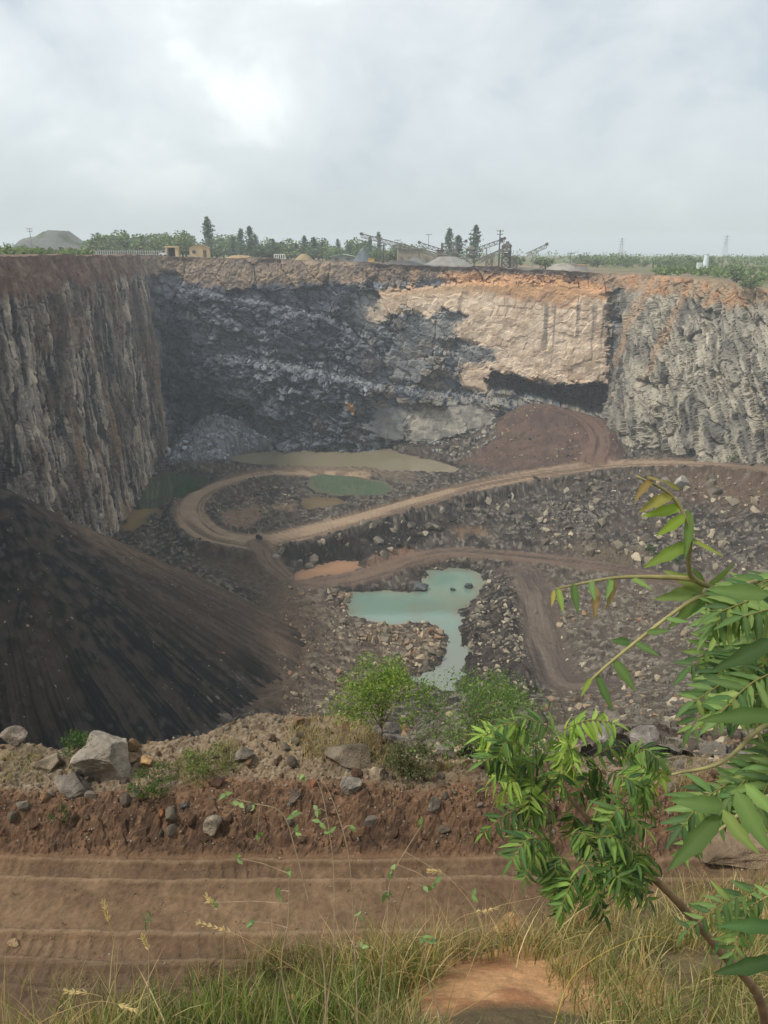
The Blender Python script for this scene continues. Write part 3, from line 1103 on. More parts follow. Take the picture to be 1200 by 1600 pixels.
# ---- spoil tip: dark cone of tipped fines with runnels
AP = np.array([-42.0, 75.0, -21.5])
th = np.linspace(-math.pi, math.pi, 1500)
rr_ = np.r_[0, np.linspace(.4, 52, 260)]
Tg, Rg = np.meshgrid(th, rr_)
t_, r_ = Tg.ravel(), Rg.ravel()
ux, uy = np.cos(t_), np.sin(t_)
cxn, cyn = ux*3, uy*3
lump = fbm(np.stack([ux*r_*.2, uy*r_*.2, r_*0], -1), 4, 171)
lump2 = fbm(np.stack([ux*r_*1.3, uy*r_*1.3, r_*0], -1), 3, 175)
tw = t_+.025*lump+.03*fbm2(t_*3.0, r_*.02, 2, 149)
run = fbm(np.stack([np.cos(tw)*30, np.sin(tw)*30, r_*.03], -1), 4, 151)
run2 = fbm(np.stack([np.cos(tw)*95, np.sin(tw)*95, r_*.06], -1), 2, 161)
break_ = sst(-.25, .35, fbm(np.stack([np.cos(tw)*6, np.sin(tw)*6, r_*.09], -1), 3, 166))
x, y = AP[0]+ux*r_, AP[1]+uy*r_
z = AP[2] - r_*(.87-.10*uy) + .18*np.minimum(r_, 3) + .0005*r_**2
# the crest runs on to the left where the trucks tip
bx, by = AP[0]-x, y-AP[1]
crest = np.clip((AP[0]-x)/40, 0, 1)
dline = np.hypot(np.minimum(x-AP[0], 0)*0+np.maximum(x-AP[0], 0), y-(AP[1]-.25*(AP[0]-x)))
z2 = AP[2]+crest*16 - dline*.78
z = np.where(x < AP[0], np.maximum(z, z2), z)
amp = sst(9, 26, r_)
z = z + amp*(.45+.55*break_)*(.85*run + .4*run2) + sst(1, 6, r_)*(.5*lump + .22*lump2)
pc = proj(np.stack([x, y, z], -1))
qc = pc + np.stack([22*lump+10*run, 14*lump+8*run], -1)
one = np.ones((len(x), 1))
col = lerp(A(70, 63, 58)*one, A(27, 25, 24), sst(-.22, .12, (run+.5*run2)*amp+.5*lump2))
brn = sst(26, -26, poly_sd(qc, [(40, 760), (180, 805), (300, 855), (420, 880), (480, 960), (470, 1060), (425, 1050), (390, 960), (280, 905), (150, 850)]))
col = lerp(col, lerp(A(124, 104, 86)*one, A(98, 82, 68), sst(-.2, .3, run+.5*lump2)), brn*.85)
col = lerp(col, A(74, 60, 52), sst(30, -30, poly_sd(qc, [(0, 1080), (60, 900), (130, 1100), (60, 1160), (0, 1160)]))*.6)
col = lerp(col, A(86, 72, 62), sst(40, -20, poly_sd(qc, [(200, 900), (330, 930), (420, 1000), (350, 1020), (250, 960)]))*.5)
col = lerp(col, A(110, 104, 98), sst(.42, .6, lump2)*.35)
cone = obj('spoil_slope', mesh('spoil_slope', np.stack([x, y, z], -1), [grid_faces(len(rr_), len(th))], col, M_SPOIL, True))
tag(cone, kind='structure')


# ---- foreground: the slope the camera stands on, the truck track, its berm
xs = np.r_[np.linspace(-15, -6.4, 60, endpoint=False), np.arange(-6.4, 6.4, .026), np.linspace(6.4, 15, 60)]
ys = np.r_[np.linspace(-3, 2.4, 40, endpoint=False), np.arange(2.4, 12.45, .026)]


def fg_base(X, Y):
    n = fbm2(X*.5, Y*.5, 3, 201)
    edge = np.interp(X+.25*n, [-4, -2, -1, 0, .8, 1.5, 2.5, 4], [2.6, 2.8, 3.2, 3.8, 4.25, 5.0, 5.9, 6.3])
    zs = -1.75-.72*Y
    zd = -1.75-.72*edge-(Y-edge)*1.55
    zslope = np.where(Y < edge, zs, zd)
    ztr = -8.0 + .02*n
    e2 = np.interp(X, [-5, -3, -2, -.6, .3, .9, 3], [10.2, 10.4, 11, 11, 10.0, 9.7, 9.6]) + .25*n
    foot = 8.68+.08*n
    crest_ = 9.15+.3*n
    zbk = ztr + sst(foot-.12, crest_+.1, Y)*(.60+.12*n) + .16*sst(9.3, 10.4, Y)
    slope = np.interp(X/np.maximum(Y, 1), [-.35, -.18, -.08, 0, .12, .4], [1.3, 1.2, .98, .70, .63, .60])
    d = np.maximum(Y-e2, 0)
    zfar = -7.25 - d*slope - .25*sst(0, .6, d)
    zz = np.where(d > 0, np.minimum(zbk, zfar), zbk)
    k = sst(-.35, .35, zslope-zz)
    return np.maximum(zslope, zz)-.0, k, foot, crest_, e2


def ruts(X, Y):
    """tyre ruts with lug marks"""
    n = fbm2(X*.7, Y*.7, 2, 205)
    o = np.zeros_like(X)
    for yc, wd, ph, dp_ in ((8.38, .17, 0., 1.), (7.15, .2, .1, .45), (6.75, .16, .05, .4)):
        yc = yc + .05*n + .03*np.sin(X*.8)
        m = sst(wd, wd*.55, np.abs(Y-yc))
        lug = sst(.25, .6, np.abs(((X+ph+(Y-yc)*.25+.05*n)/(.19+.012*np.sin(X*1.7+yc)) ) % 1-.5)*2)
        fade = .35+.65*sst(-.15, .3, fbm2(X*.55, Y*.3, 2, 207))
        o += dp_*m*(-.05-.035*lug*fade)*(.35+.65*fade) + .035*sst(.09, .0, np.abs(np.abs(Y-yc)-wd))
    return o


def fg_z(X, Y):
    return fg_base(X, Y)[0] + ruts(X, Y)*(Y > 6.3)*(Y < 8.7)


Yf, Xf = np.meshgrid(ys, xs, indexing='ij')
x, y = Xf.ravel(), Yf.ravel()
z, ks, foot, crest_, e2 = fg_base(x, y)
rt = ruts(x, y)
nB = fbm2(x*1.3, y*1.3, 4, 211)
nC = fbm2(x*5, y*5, 4, 221)
nD = fbm2(x*16, y*16, 2, 231)
f1, fe1, r1 = facet2(x/.16+.5*nB, y/.075, 241, 1.0)
f2, fe2, r2 = facet2(x/.06, y/.032, 245, 1.0)
track = sst(.1, -.1, y-foot)*(1-ks)
bankm = sst(-.1, .05, y-foot)*sst(.25, 0, y-crest_-.05)
topm = sst(0, .3, y-crest_)
z = z + rt*track + track*(.022*nC+.012*nD+.035*nB) + bankm*(.05*nB+.06*f1+.035*f2+.02*nC) + topm*(.07*nB+.05*f1+.03*f2+.03*nC) + ks*(.06*nB+.03*nC+.012*nD)
one = np.ones((len(x), 1))
ct = lerp(A(118, 96, 74)*one, A(99, 79, 61), sst(-.3, .3, nB+.4*nC))
ct = ct*(1+.28*nD+.2*nC)[:, None]
ct = lerp(ct, A(94, 76, 60), sst(-.02, -.07, rt)*.6)
ct = lerp(ct, A(142, 120, 96), sst(.01, .03, rt)*.5)
ct = lerp(ct, A(90, 74, 60), sst(7.3, 6.6, y+.25*nB+.15*nC)*.8)
ct = lerp(ct, A(118, 92, 70), sst(8.5, 8.65, y)*.7)
cb = lerp(A(110, 86, 67)*one, A(80, 63, 51), sst(-.25, .3, nB+.5*nC+.3*(r1-.5)))
cb = lerp(cb, A(130, 102, 78), sst(.75, .95, r2)*.6)
ctop = lerp(A(134, 116, 94)*one, A(112, 98, 80), sst(-.3, .3, nB+.4*nC))
ctop = lerp(ctop, A(150, 138, 120), sst(.7, .9, r2)*.6)
ctop = lerp(ctop, A(120, 88, 66), sst(.25, .0, y-crest_-.15+.25*nB)*.75)
cs = lerp(A(112, 96, 68)*one, A(96, 84, 62), sst(-.3, .3, nB))
cs = lerp(cs, lerp(A(182, 140, 100)*one, A(150, 108, 76), sst(-.2, .35, nC+nB)), sst(.25, -.1, np.hypot((x-.55)/1.0, (y-3.85)/.62)-1.1+.4*nB))
col = lerp(ct, cb, bankm)
col = lerp(col, ctop, topm)
col = lerp(col, cs, ks)
fg = obj('track', mesh('track', np.stack([x, y, z], -1), [grid_faces(len(ys), len(xs))], col, M_FORE))
tag(fg, kind='structure')

# ================================================================== ROCKS
def hull(seed, n=16, flat=(1, .8, .65)):
    r = np.random.default_rng(seed)
    p = r.normal(size=(n, 3))
    p /= np.linalg.norm(p, axis=1)[:, None]
    p *= (.72+.28*r.random((n, 1)))
    p *= np.array(flat)*(.85+.3*r.random(3))
    b = bmesh.new()
    for q in p:
        b.verts.new(q)
    res = bmesh.ops.convex_hull(b, input=b.verts[:])
    bmesh.ops.delete(b, geom=[v for v in res['geom_interior'] if isinstance(v, bmesh.types.BMVert)], context='VERTS')
    b.verts.index_update()
    V = np.array([v.co[:] for v in b.verts])
    T = np.array([[v.index for v in f.verts] for f in b.faces])
    b.free()
    return V, T


HULLS = [hull(300+i, 13+(i % 3)*2, [(1, .75, .55), (1, .9, .8), (1, .6, .4), (1, .8, .5)][i % 4]) for i in range(16)]
ico_cache = {}


def chunk(seed, sub=3, flat=(1, .8, .7), ncut=9, rough=.04):
    """weathered angular stone: sphere cut by planes, then roughened"""
    if sub not in ico_cache:
        b = bmesh.new()
        bmesh.ops.create_icosphere(b, subdivisions=sub, radius=1)
        b.verts.index_update()
        ico_cache[sub] = (np.array([v.co[:] for v in b.verts]), np.array([[v.index for v in f.verts] for f in b.faces]))
        b.free()
    V, T = ico_cache[sub]
    r = np.random.default_rng(seed)
    V = V.copy()
    for _ in range(ncut):
        n = r.normal(size=3)
        n /= np.linalg.norm(n)
        d = .48+.32*r.random()
        s = V @ n
        V = np.where((s > d)[:, None], V-np.outer(s-d, n), V)
    V = V + rough*fbm(V*2.2+seed, 4, seed)[:, None]*V*2
    return V*np.array(flat), T


def rotm(r):
    q = r.normal(size=4)
    q /= np.linalg.norm(q)
    w_, x_, y_, z_ = q
    return np.array([[1-2*(y_*y_+z_*z_), 2*(x_*y_-z_*w_), 2*(x_*z_+y_*w_)], [2*(x_*y_+z_*w_), 1-2*(x_*x_+z_*z_), 2*(y_*z_-x_*w_)], [2*(x_*z_-y_*w_), 2*(y_*z_+x_*w_), 1-2*(x_*x_+y_*y_)]])


TS = 1/np.linspace(1/11.5, 1/235., 900)


def cast(px, py):
    """where sight lines meet the pit floor"""
    d = ray(px, py)
    P = np.full((len(px), 3), np.nan)
    for i in range(0, len(px), 4000):
        dd = d[i:i+4000]
        X = dd[:, None, 0]*TS
        Y = dd[:, None, 1]*TS
        Z = dd[:, None, 2]*TS
        zf_ = np.maximum(floor_z(X.ravel(), Y.ravel()), cone_z(X.ravel(), Y.ravel())-0*1.0).reshape(X.shape)
        hit = (Z < zf_) & (Y > 11.3)
        k = hit.argmax(1)
        ok = hit.any(1)
        t = TS[k]
        P[i:i+4000] = np.where(ok[:, None], dd*t[:, None], np.nan)
    return P


def in_poly(poly, n, r):
    poly = np.asarray(poly, float)
    lo, hi = poly.min(0), poly.max(0)
    q = lo+(hi-lo)*r.random((int(n*2.6)+20, 2))
    return q[poly_sd(q, poly) < 0][:n]


# zone polygon (photo pixels), count, size range (m), colours, label for the large blocks, how many blocks, group
D_, G_, T_ = [(84, 79, 76), (112, 107, 102), (66, 62, 61), (146, 141, 133)], [(146, 139, 129), (118, 112, 105), (168, 160, 148), (98, 92, 87)], [(142, 126, 112), (162, 148, 132), (116, 100, 88), (146, 120, 100)]
B_ = [(128, 134, 142), (150, 156, 162), (98, 104, 114), (172, 176, 180)]
ZONES = [
    ([(430, 862), (520, 836), (650, 800), (760, 768), (960, 738), (965, 800), (800, 832), (720, 815), (640, 858), (560, 890), (440, 885)], 3600, (.22, 1.5), [(66, 62, 60), (92, 88, 84), (54, 51, 50), (128, 124, 117)], 'dark angular block of blasted stone on the embankment below the haul road', 70, 'blocks on the road embankment'),
    ([(790, 830), (960, 736), (1205, 740), (1205, 905), (1000, 890), (860, 862)], 3800, (.2, 1.5), G_, 'grey stone block on the rubble slope below the right-hand cliff', 55, 'blocks on the right rubble slope'),
    ([(318, 640), (350, 636), (385, 650), (440, 690), (400, 708), (330, 722), (258, 722), (272, 690)], 2600, (.3, 1.3), B_, 'bluish grey block in the talus fan in the dark left corner', 20, 'blocks of the left talus'),
    ([(600, 696), (640, 686), (720, 681), (778, 660), (776, 690), (722, 718), (640, 704)], 1500, (.3, 1.5), D_+B_, 'dark block in the talus under the grey slab of the back wall', 20, 'blocks of the middle talus'),
    ([(330, 790), (420, 745), (470, 745), (470, 790), (420, 825), (340, 828)], 420, (.2, 1.1), G_, 'pale block lying inside the loop of the haul road', 8, 'blocks inside the road loop'),
    ([(450, 880), (500, 920), (530, 965), (690, 985), (700, 1025), (650, 1060), (600, 1130), (450, 1120), (430, 1010)], 4200, (.12, .75), T_+G_, 'tan broken stone on the gravel west of the turquoise pool', 25, 'stones west of the pool'),
    ([(510, 930), (560, 925), (545, 960), (690, 975), (702, 1010), (650, 1058), (600, 1020), (520, 975)], 1100, (.35, 1.1), G_+T_, 'rounded pale stone on the shore of the turquoise pool', 32, 'shore stones of the turquoise pool'),
    ([(660, 885), (720, 880), (770, 900), (840, 930), (835, 1085), (745, 1085), (730, 985), (750, 930)], 2800, (.18, 1.0), D_+G_, 'dark stone on the rubble bank east of the turquoise pool', 20, 'stones east of the pool'),
    ([(855, 925), (1205, 900), (1205, 1130), (860, 1120)], 3200, (.15, 1.0), G_+T_, 'grey stone on the rubble flat behind the leafy branch', 22, 'stones on the right flat'),
    ([(600, 1100), (1205, 1090), (1205, 1215), (640, 1215)], 2600, (.12, .9), G_+T_, 'pale grey block on the near bank below the berm', 40, 'blocks on the near bank'),
    ([(205, 812), (250, 800), (300, 840), (345, 870), (280, 866)], 420, (.2, 1.0), D_+G_, 'grey block beside the bend of the haul road', 6, 'blocks beside the road bend'),
    ([(205, 790), (262, 705), (300, 690), (290, 735), (240, 745), (215, 790)], 420, (.25, 1.2), B_, 'grey block at the foot of the left cliff', 8, 'blocks at the foot of the left cliff'),
    ([(430, 690), (600, 684), (640, 700), (560, 706), (440, 702)], 420, (.25, 1.3), B_+D_, 'dark block at the foot of the back wall by the khaki pool', 8, 'blocks at the foot of the back wall'),
    ([(720, 720), (790, 650), (850, 628), (960, 660), (968, 722)], 1000, (.2, .9), D_+T_, 'stone on the reddish tip below the undercut', 4, 'stones on the reddish tip'),
    ([(0, 760), (120, 800), (300, 880), (430, 960), (380, 1090), (0, 1130)], 500, (.07, .36), G_+T_, 'loose pale stone on the dark spoil slope', 10, 'stones on the spoil slope'),
    ([(1205, 742), (1560, 770), (1560, 1170), (1205, 1150)], 3600, (.18, 1.0), G_+D_, 'stone on the rubble outside the right edge', 0, 'stones at far right'),
    ([(970, 725), (1205, 725), (1205, 745), (970, 745)], 200, (.2, .8), G_, 'stone at the foot of the right cliff', 4, 'stones at the foot of the right cliff'),
]
warm = lambda L_: [(min(255, int(a_*1.03)), b_, int(c_*.93)) for a_, b_, c_ in L_]
ZW = [(z_[0], z_[1], z_[2], warm(z_[3]) if z_[3] is not B_ else B_)+z_[4:] for z_ in ZONES]
hv = [mesh('boulder', V_, [T_1], np.tile(A(*c_), (len(V_), 1)), M_STONE) for (V_, T_1), c_ in zip(HULLS, (warm(D_)+warm(G_)+B_+warm(T_)))]
HCOL = (warm(D_)+warm(G_)+B_+warm(T_))
sV, sT, sC, sn = [], [], [], 0
big_list = []
for zi, (poly, cnt, (s0, s1), cols_, lab, nbig, grp) in enumerate(ZW):
    r = np.random.default_rng(900+zi)
    q = in_poly(poly, cnt, r)
    P = cast(q[:, 0], q[:, 1])
    ok = ~np.isnan(P[:, 0])
    P = P[ok]
    x, y = P[:, 0], P[:, 1]
    keep = np.ones(len(P), bool)
    for path, hw in ((ROAD, 3.2), (LANE, 2.0), (RAMP, 2.2), (DRAIN, 2.6)):
        d, _, _ = poly_dist(x, y, path)
        keep &= (d > hw) | (r.random(len(x)) < .02)
    for wp, zw in pool_w.values():
        keep &= (poly_sd(np.stack([x, y], -1), wp) > -.7+1.0*r.random(len(x))) | (r.random(len(x)) < .015)
    clump = fbm2(x*.22, y*.22, 3, 777+zi)
    keep &= r.random(len(x)) < .45+1.6*np.clip(clump+.1, -.3, .5)
    P = P[keep]
    z = np.maximum(floor_z(P[:, 0], P[:, 1]), cone_z(P[:, 0], P[:, 1]))
    P[:, 2] = z
    s = s0*1.15*(1-r.random(len(P))*.995)**(-.6)
    s = np.clip(s, s0, s1*1.25)*.5
    dcam = P[:, 1]*CP-P[:, 2]*SP
    s = np.minimum(s, 11*dcam/F)
    order = np.argsort(-s)
    for rank, i in enumerate(order):
        h = int(r.integers(len(HULLS)))
        Rm = rotm(r)
        if rank < nbig:
            big_list.append((P[i], s[i]*1.4, h, zi, r.integers(1 << 30), lab, grp, cols_))
            continue
        Vh, Th = HULLS[h]
        ax = .75+.5*r.random(3)
        V_ = (Vh*ax) @ Rm.T*s[i] + P[i] + np.array([0, 0, s[i]*.12])
        c_ = A(*cols_[int(r.integers(len(cols_)))])*(.75+.5*r.random())
        sV.append(V_)
        sT.append(Th+sn)
        sC.append(np.tile(c_, (len(V_), 1)))
        sn += len(V_)
r = np.random.default_rng(1234)
for led_, m_ in ((LEDGE, 1100), (LEDGE2, 500)):
    for q in led_[r.integers(len(led_), size=m_)]:
        Vh, Th = HULLS[int(r.integers(len(HULLS)))]
        s_ = .22*(1-r.random()*.99)**(-.4)
        sV.append(Vh @ rotm(r).T*s_ + q + r.normal(size=3)*np.array([.5, .6, .25]))
        sT.append(Th+sn)
        sC.append(np.tile(A(*B_[int(r.integers(4))])*(.35+.45*r.random()), (len(Vh), 1)))
        sn += len(Vh)
rub = obj('rubble', mesh('rubble', np.concatenate(sV), [np.concatenate(sT)], np.concatenate(sC), M_ROCK))
tag(rub, kind='stuff')
rr9 = np.random.default_rng(99)
for P, s, h, zi, sd, lab, grp, cols_ in big_list[:290]:
    cand = [k for k in range(16) if HCOL[k] in cols_] or [0, 1, 2, 3]
    o = obj('boulder', hv[cand[int(sd) % len(cand)]])
    o.location = P+np.array([0, 0, s*.2])
    o.scale = (s*(.8+.4*rr9.random()), s*(.8+.4*rr9.random()), s*(.8+.4*rr9.random()))
    o.rotation_euler = tuple(rr9.random(3)*6.28)
    tag(o, lab, 'rock', grp)


def stone(px, py, wpx, hpx, label, col, seed, zfn=None, at=None, sub=4, ncut=9, rough=.05, cat='rock', name='boulder', rot=None, sink=.25, grp=None, dep=1.0):
    """a single stone given by where it lies and its size as photographed"""
    if at is None:
        d = ray(px, py)
        ts = np.linspace(7, 18, 1200)
        zz = fg_z(d[0]*ts, d[1]*ts)
        k = np.argmax(d[2]*ts < zz)
        p = d*ts[k]
    else:
        p = np.asarray(at, float)
    dp_ = p[1]*CP-p[2]*SP
    W, Hh = wpx/F*dp_, hpx/F*dp_
    V_, T_1 = chunk(seed, sub, (W/2*1.15, W/2*dep, Hh/2*1.2), ncut, rough)
    r = np.random.default_rng(seed)
    n = fbm(V_/max(W, .01)*3+seed, 4, seed+3)
    c_ = A(*col)[None]*(.9+.7*n[:, None]) + np.clip(n, 0, 1)[:, None]*A(60, 40, 20)*.3
    me = mesh(name, V_, [T_1], np.clip(c_, .01, .9), M_STONE)
    o = obj(name, me)
    o.location = p + np.array([0, W*.18*dep, Hh*(.5-sink)])
    o.rotation_euler = rot or (0, 0, r.random()*.8-.4)
    tag(o, label, cat, grp)
    return o


# near stones on the berm and along the track
stone(160, 1212, 108, 84, 'largest pale grey boulder on the berm, broad and angular', (150, 140, 126), 63, sub=5, rough=.10, ncut=11, rot=(.1, -.2, .2))
stone(112, 1240, 56, 36, 'low grey boulder leaning against the left foot of the largest boulder', (130, 121, 110), 64, sub=5, rough=.09, ncut=10, rot=(.0, .2, .3))
stone(547, 1196, 72, 36, 'flat-topped greenish grey block at the edge of the berm under the round sapling', (128, 116, 100), 23, ncut=9, rot=(0, .02, .1))
stone(548, 1236, 30, 34, 'small upright grey stone just below the flat-topped block', (140, 132, 120), 24)
stone(591, 1216, 26, 20, 'small rounded tan stone to the right of the flat-topped block', (160, 144, 120), 25, ncut=4)
stone(333, 1302, 28, 36, 'pointed triangular pale stone stuck in the red bank', (150, 138, 120), 26, ncut=7, rot=(.2, .3, .1))
stone(228, 1197, 28, 16, 'rounded orange-tan stone in the grass right of the large boulder', (172, 138, 98), 27, ncut=4)
stone(203, 1190, 20, 14, 'small orange stone touching the large boulder on its right', (146, 120, 94), 28, ncut=5)
stone(75, 1205, 42, 24, 'tilted flat grey stone left of the low boulder', (132, 120, 100), 29, rot=(0, -.4, .3))
stone(20, 1160, 40, 24, 'grey stone on the left end of the berm edge', (128, 116, 104), 30)
stone(380, 1190, 34, 30, 'pale angular block beside the grass in the middle of the berm', (134, 124, 112), 31)
stone(460, 1252, 26, 16, 'small dark flat stone in the red bank below the berm', (104, 92, 82), 32)
stone(678, 1268, 22, 28, 'squarish grey stone in the bank left of the leafy clump', (138, 126, 114), 33)
stone(112, 1288, 16, 24, 'small reddish stone standing in the red bank at left', (108, 86, 70), 34)
stone(68, 1250, 14, 18, 'small orange stone below the low boulder', (150, 122, 94), 35)
stone(252, 1275, 12, 16, 'little orange-brown stone in the middle of the red bank', (146, 100, 70), 36)
stone(287, 1264, 14, 14, 'little dark grey stone in the red bank', (90, 84, 80), 37)
stone(490, 1230, 20, 16, 'orange lump of clay on the berm left of the upright stone', (136, 96, 72), 38)
stone(338, 1230, 28, 16, 'dark red clod overhanging the red bank', (88, 66, 54), 39)
stone(20, 1480, 18, 12, 'small pale stone on the truck track at far left', (190, 160, 124), 40)
stone(1000, 1178, 46, 34, 'pale grey angular block beyond the leafy clump, left one of the row', (150, 144, 134), 41, at=(9.0*.42, 11.2, -8.0), ncut=8)
stone(1050, 1178, 40, 34, 'pale grey angular block beyond the leafy clump, right one of the row', (142, 136, 128), 42, at=(4.55, 11.4, -8.1), ncut=8)
stone(1165, 1338, 170, 36, 'broad flat tan boulder at the right edge behind the neem twigs', (158, 136, 112), 43, ncut=8, sub=5, rough=.07, rot=(.1, .05, .1), dep=.7, sink=.35)
stone(850, 1495, 46, 22, 'tan clod of earth in the dry grass above the bare patch', (164, 128, 92), 44, at=(1.0, 4.75, -5.15))
stone(985, 1450, 60, 26, 'split brown clod half hidden in the dry grass', (128, 98, 68), 45, at=(1.62, 5.0, -5.35))
stone(1065, 752, 30, 22, 'long pale slab-like block near the top of the right rubble slope', (168, 164, 154), 46, at=at_z(1065, 762, -44.2), ncut=10, sub=3, rot=(.2, -.6, .4), dep=.6)
stone(733, 917, 17, 9, 'dark flat rock standing in the turquoise pool, the right one', (84, 88, 84), 47, at=at_z(733, 918, -52.8), sub=3)
stone(707, 922, 9, 6, 'small dark rock standing in the turquoise pool, the left one', (84, 88, 84), 48, at=at_z(707, 923, -52.85), sub=3)
stone(432, 880, 22, 18, 'pale rough boulder at the foot of the embankment by the road fork', (132, 128, 122), 49, at=at_z(432, 880, -50.8), sub=3)
stone(405, 840, 11, 8, 'dark block left lying on the haul road at the bend', (44, 42, 42), 50, at=at_z(405, 842, -48.3), sub=3)
stone(617, 690, 20, 14, 'large dark boulder at the edge of the khaki pool by the back wall', (84, 84, 84), 51, at=at_z(617, 694, -49.3), sub=3)
stone(655, 935, 30, 12, 'flat dark slab in the shallow water at the pool head', (92, 96, 96), 52, at=at_z(655, 921, -52.6), sub=3)
# smaller stones scattered over the berm top and the bank: counted ones, then gravel
r = np.random.default_rng(5)
sm_mesh = []
for i, c_ in enumerate([(138, 126, 108), (120, 108, 96), (150, 120, 90), (108, 84, 68), (158, 148, 132), (116, 92, 74)]):
    V_, T_1 = chunk(600+i, 2, (1, .8, .65), 8, .05)
    sm_mesh.append(mesh('stone', V_, [T_1], np.tile(A(*c_), (len(V_), 1)), M_STONE))
px_ = r.random(1500)*1500-150
Yr = 8.75+2.3*r.random(1500)
Xr = (px_-600)/F*(Yr*CP+7.3*SP)
zr = fg_z(Xr, Yr)
e2r = np.interp(Xr, [-5, -3, -2, -.6, .3, .9, 3], [10.2, 10.4, 11, 11, 10.0, 9.7, 9.6])
ok = (Yr < e2r+.3)
sz = .018*(1-r.random(1500)*.99)**(-.6)
sz = np.clip(sz, .018, .13)
Xr, Yr, zr, sz = Xr[ok], Yr[ok], zr[ok], sz[ok]
od = np.argsort(-sz)
gm = MB()
cV, cT = chunk(640, 1, (1, .8, .65), 6, .0)
for rank, i in enumerate(od):
    on_top = Yr[i] > 9.2
    if rank < 230:
        o = obj('stone', sm_mesh[int(r.integers(len(sm_mesh)))])
        o.location = (Xr[i], Yr[i], zr[i]+sz[i]*.15)
        o.scale = tuple(sz[i]*(.7+.6*r.random(3)))
        o.rotation_euler = tuple(r.random(3)*6.28)
        tag(o, 'small rough stone lying loose on the stony top of the berm' if on_top else 'small stone stuck in the red earth bank above the track', 'stone', 'stones on the berm top' if on_top else 'stones in the red bank')
    else:
        gm.add(cV @ rotm(r).T*sz[i]+np.array([Xr[i], Yr[i], zr[i]+sz[i]*.2]), None, cT, A(*[(138, 126, 108), (120, 100, 84), (112, 80, 60)][int(r.integers(3))])*(.7+.5*r.random()))
n2g = 5200
Xr = r.random(n2g)*11-5.5
Yr = 8.72+2.5*r.random(n2g)**1.0
Yr[:700] = 6.4+2.3*r.random(700)
Yr[700:2200] = 8.72+.5*r.random(1500)
zr = fg_z(Xr, Yr)
for i in range(n2g):
    s_ = .007+.016*r.random()**3
    gm.add(cV @ rotm(r).T*s_+np.array([Xr[i], Yr[i], zr[i]+s_*.4]), None, cT, A(*[(138, 126, 108), (120, 100, 84), (112, 80, 60), (160, 150, 134)][int(r.integers(4))])*(.7+.5*r.random()))
tag(gm.build('gravel', M_ROCK), kind='stuff')

# ================================================================== RIM: trees, plant, huts, poles
def on_rim(px, Y, dz=0.0):
    z = 0.0
    for _ in range(4):
        X = (px-600)/F*(Y*CP-z*SP)
        z = float(plain_z(np.array([X]), np.array([float(Y)]))[0])
    return np.array([X, Y, z+dz])


def ppm(Y):
    return F/(Y*CP)          # photo pixels per metre


def leaf_cloud(mb, C_, n, size, cols_, r, up=.3):
    """n little leaf-clump faces at points C_ (callable or array)"""
    c = C_[r.integers(len(C_), size=n)] if len(C_) != n else C_
    a = r.normal(size=(n, 3))
    a /= np.linalg.norm(a, axis=1)[:, None]
    b = np.cross(a, r.normal(size=(n, 3)))
    b /= np.linalg.norm(b, axis=1)[:, None]
    s = size*(.6+.8*r.random((n, 1)))
    V_ = np.stack([c-a*s, c+b*s*.55, c+a*s, c-b*s*.55], 1).reshape(-1, 3)
    Q = np.arange(4*n).reshape(n, 4)
    cc_ = np.array([A(*k) for k in cols_])[r.integers(len(cols_), size=n)]*(.75+.5*r.random((n, 1)))
    mb.add(V_, Q, None, np.repeat(cc_, 4, 0))


def conifer_mesh(seed, h=9.0):
    r = np.random.default_rng(seed)
    t = MB()
    t.tube([(0, 0, 0), (0.05, 0, h*.5), (0, .03, h*.97)], [.16, .1, .02], 6, A(88, 74, 62))
    f = MB()
    pts = []
    for i in range(42):
        z = h*(.12+.86*(i/42.)**.9)
        rad = (h*.36)*(1-z/h)**.8*(.55+.75*r.random())+.12
        for k in range(4):
            a = r.random()*6.28
            L_ = rad*(.6+.5*r.random())
            tt = np.linspace(.15, 1, 7)
            pts.append(np.stack([np.cos(a)*L_*tt, np.sin(a)*L_*tt, z+.45*L_*tt-.2*L_*tt**2*r.random()], -1))
    pts = np.concatenate(pts)
    pts = pts + r.normal(size=pts.shape)*.09
    leaf_cloud(f, pts, len(pts), .27, [(108, 124, 110), (118, 134, 116), (94, 110, 98)], r)
    return t, f


def broad_mesh(seed, h=6.0, wd=7.0):
    r = np.random.default_rng(seed)
    t = MB()
    t.tube([(0, 0, 0), (.1, .05, h*.3), (.0, .1, h*.55)], [.2, .15, .08], 6, A(92, 76, 62))
    cl = []
    for i in range(13):
        a, q = r.random()*6.28, r.random()**.6
        c = np.array([np.cos(a)*q*wd*.40, np.sin(a)*q*wd*.40, h*(.26+.58*r.random()*(1-.5*q))])
        t.tube([(0, .08, h*.4), tuple(c*np.array([.6, .6, .85])), tuple(c)], [.07, .04, .015], 5, A(92, 76, 62))
        m = 65
        p = r.normal(size=(m, 3))
        p /= np.linalg.norm(p, axis=1)[:, None]
        p *= (r.random((m, 1))**.4)*np.array([wd*.18, wd*.18, h*.19])*(.7+.6*r.random())
        cl.append(c+p)
    f = MB()
    pts = np.concatenate(cl)
    leaf_cloud(f, pts, len(pts), .30, [(112, 126, 92), (124, 138, 100), (98, 114, 84)], r)
    return t, f


def tree_proto(kind, seed):
    t, f = conifer_mesh(seed) if kind == 'c' else broad_mesh(seed)
    root = bpy.data.objects.new('conifer_tree' if kind == 'c' else 'broadleaf_tree', None)
    COL.objects.link(root)
    t.build('trunk', M_BARK, root)
    f.build('crown', M_FAR, root)
    return root


protos = {'c': [tree_proto('c', 400+i) for i in range(3)], 'b': [tree_proto('b', 420+i) for i in range(4)]}
used = set()


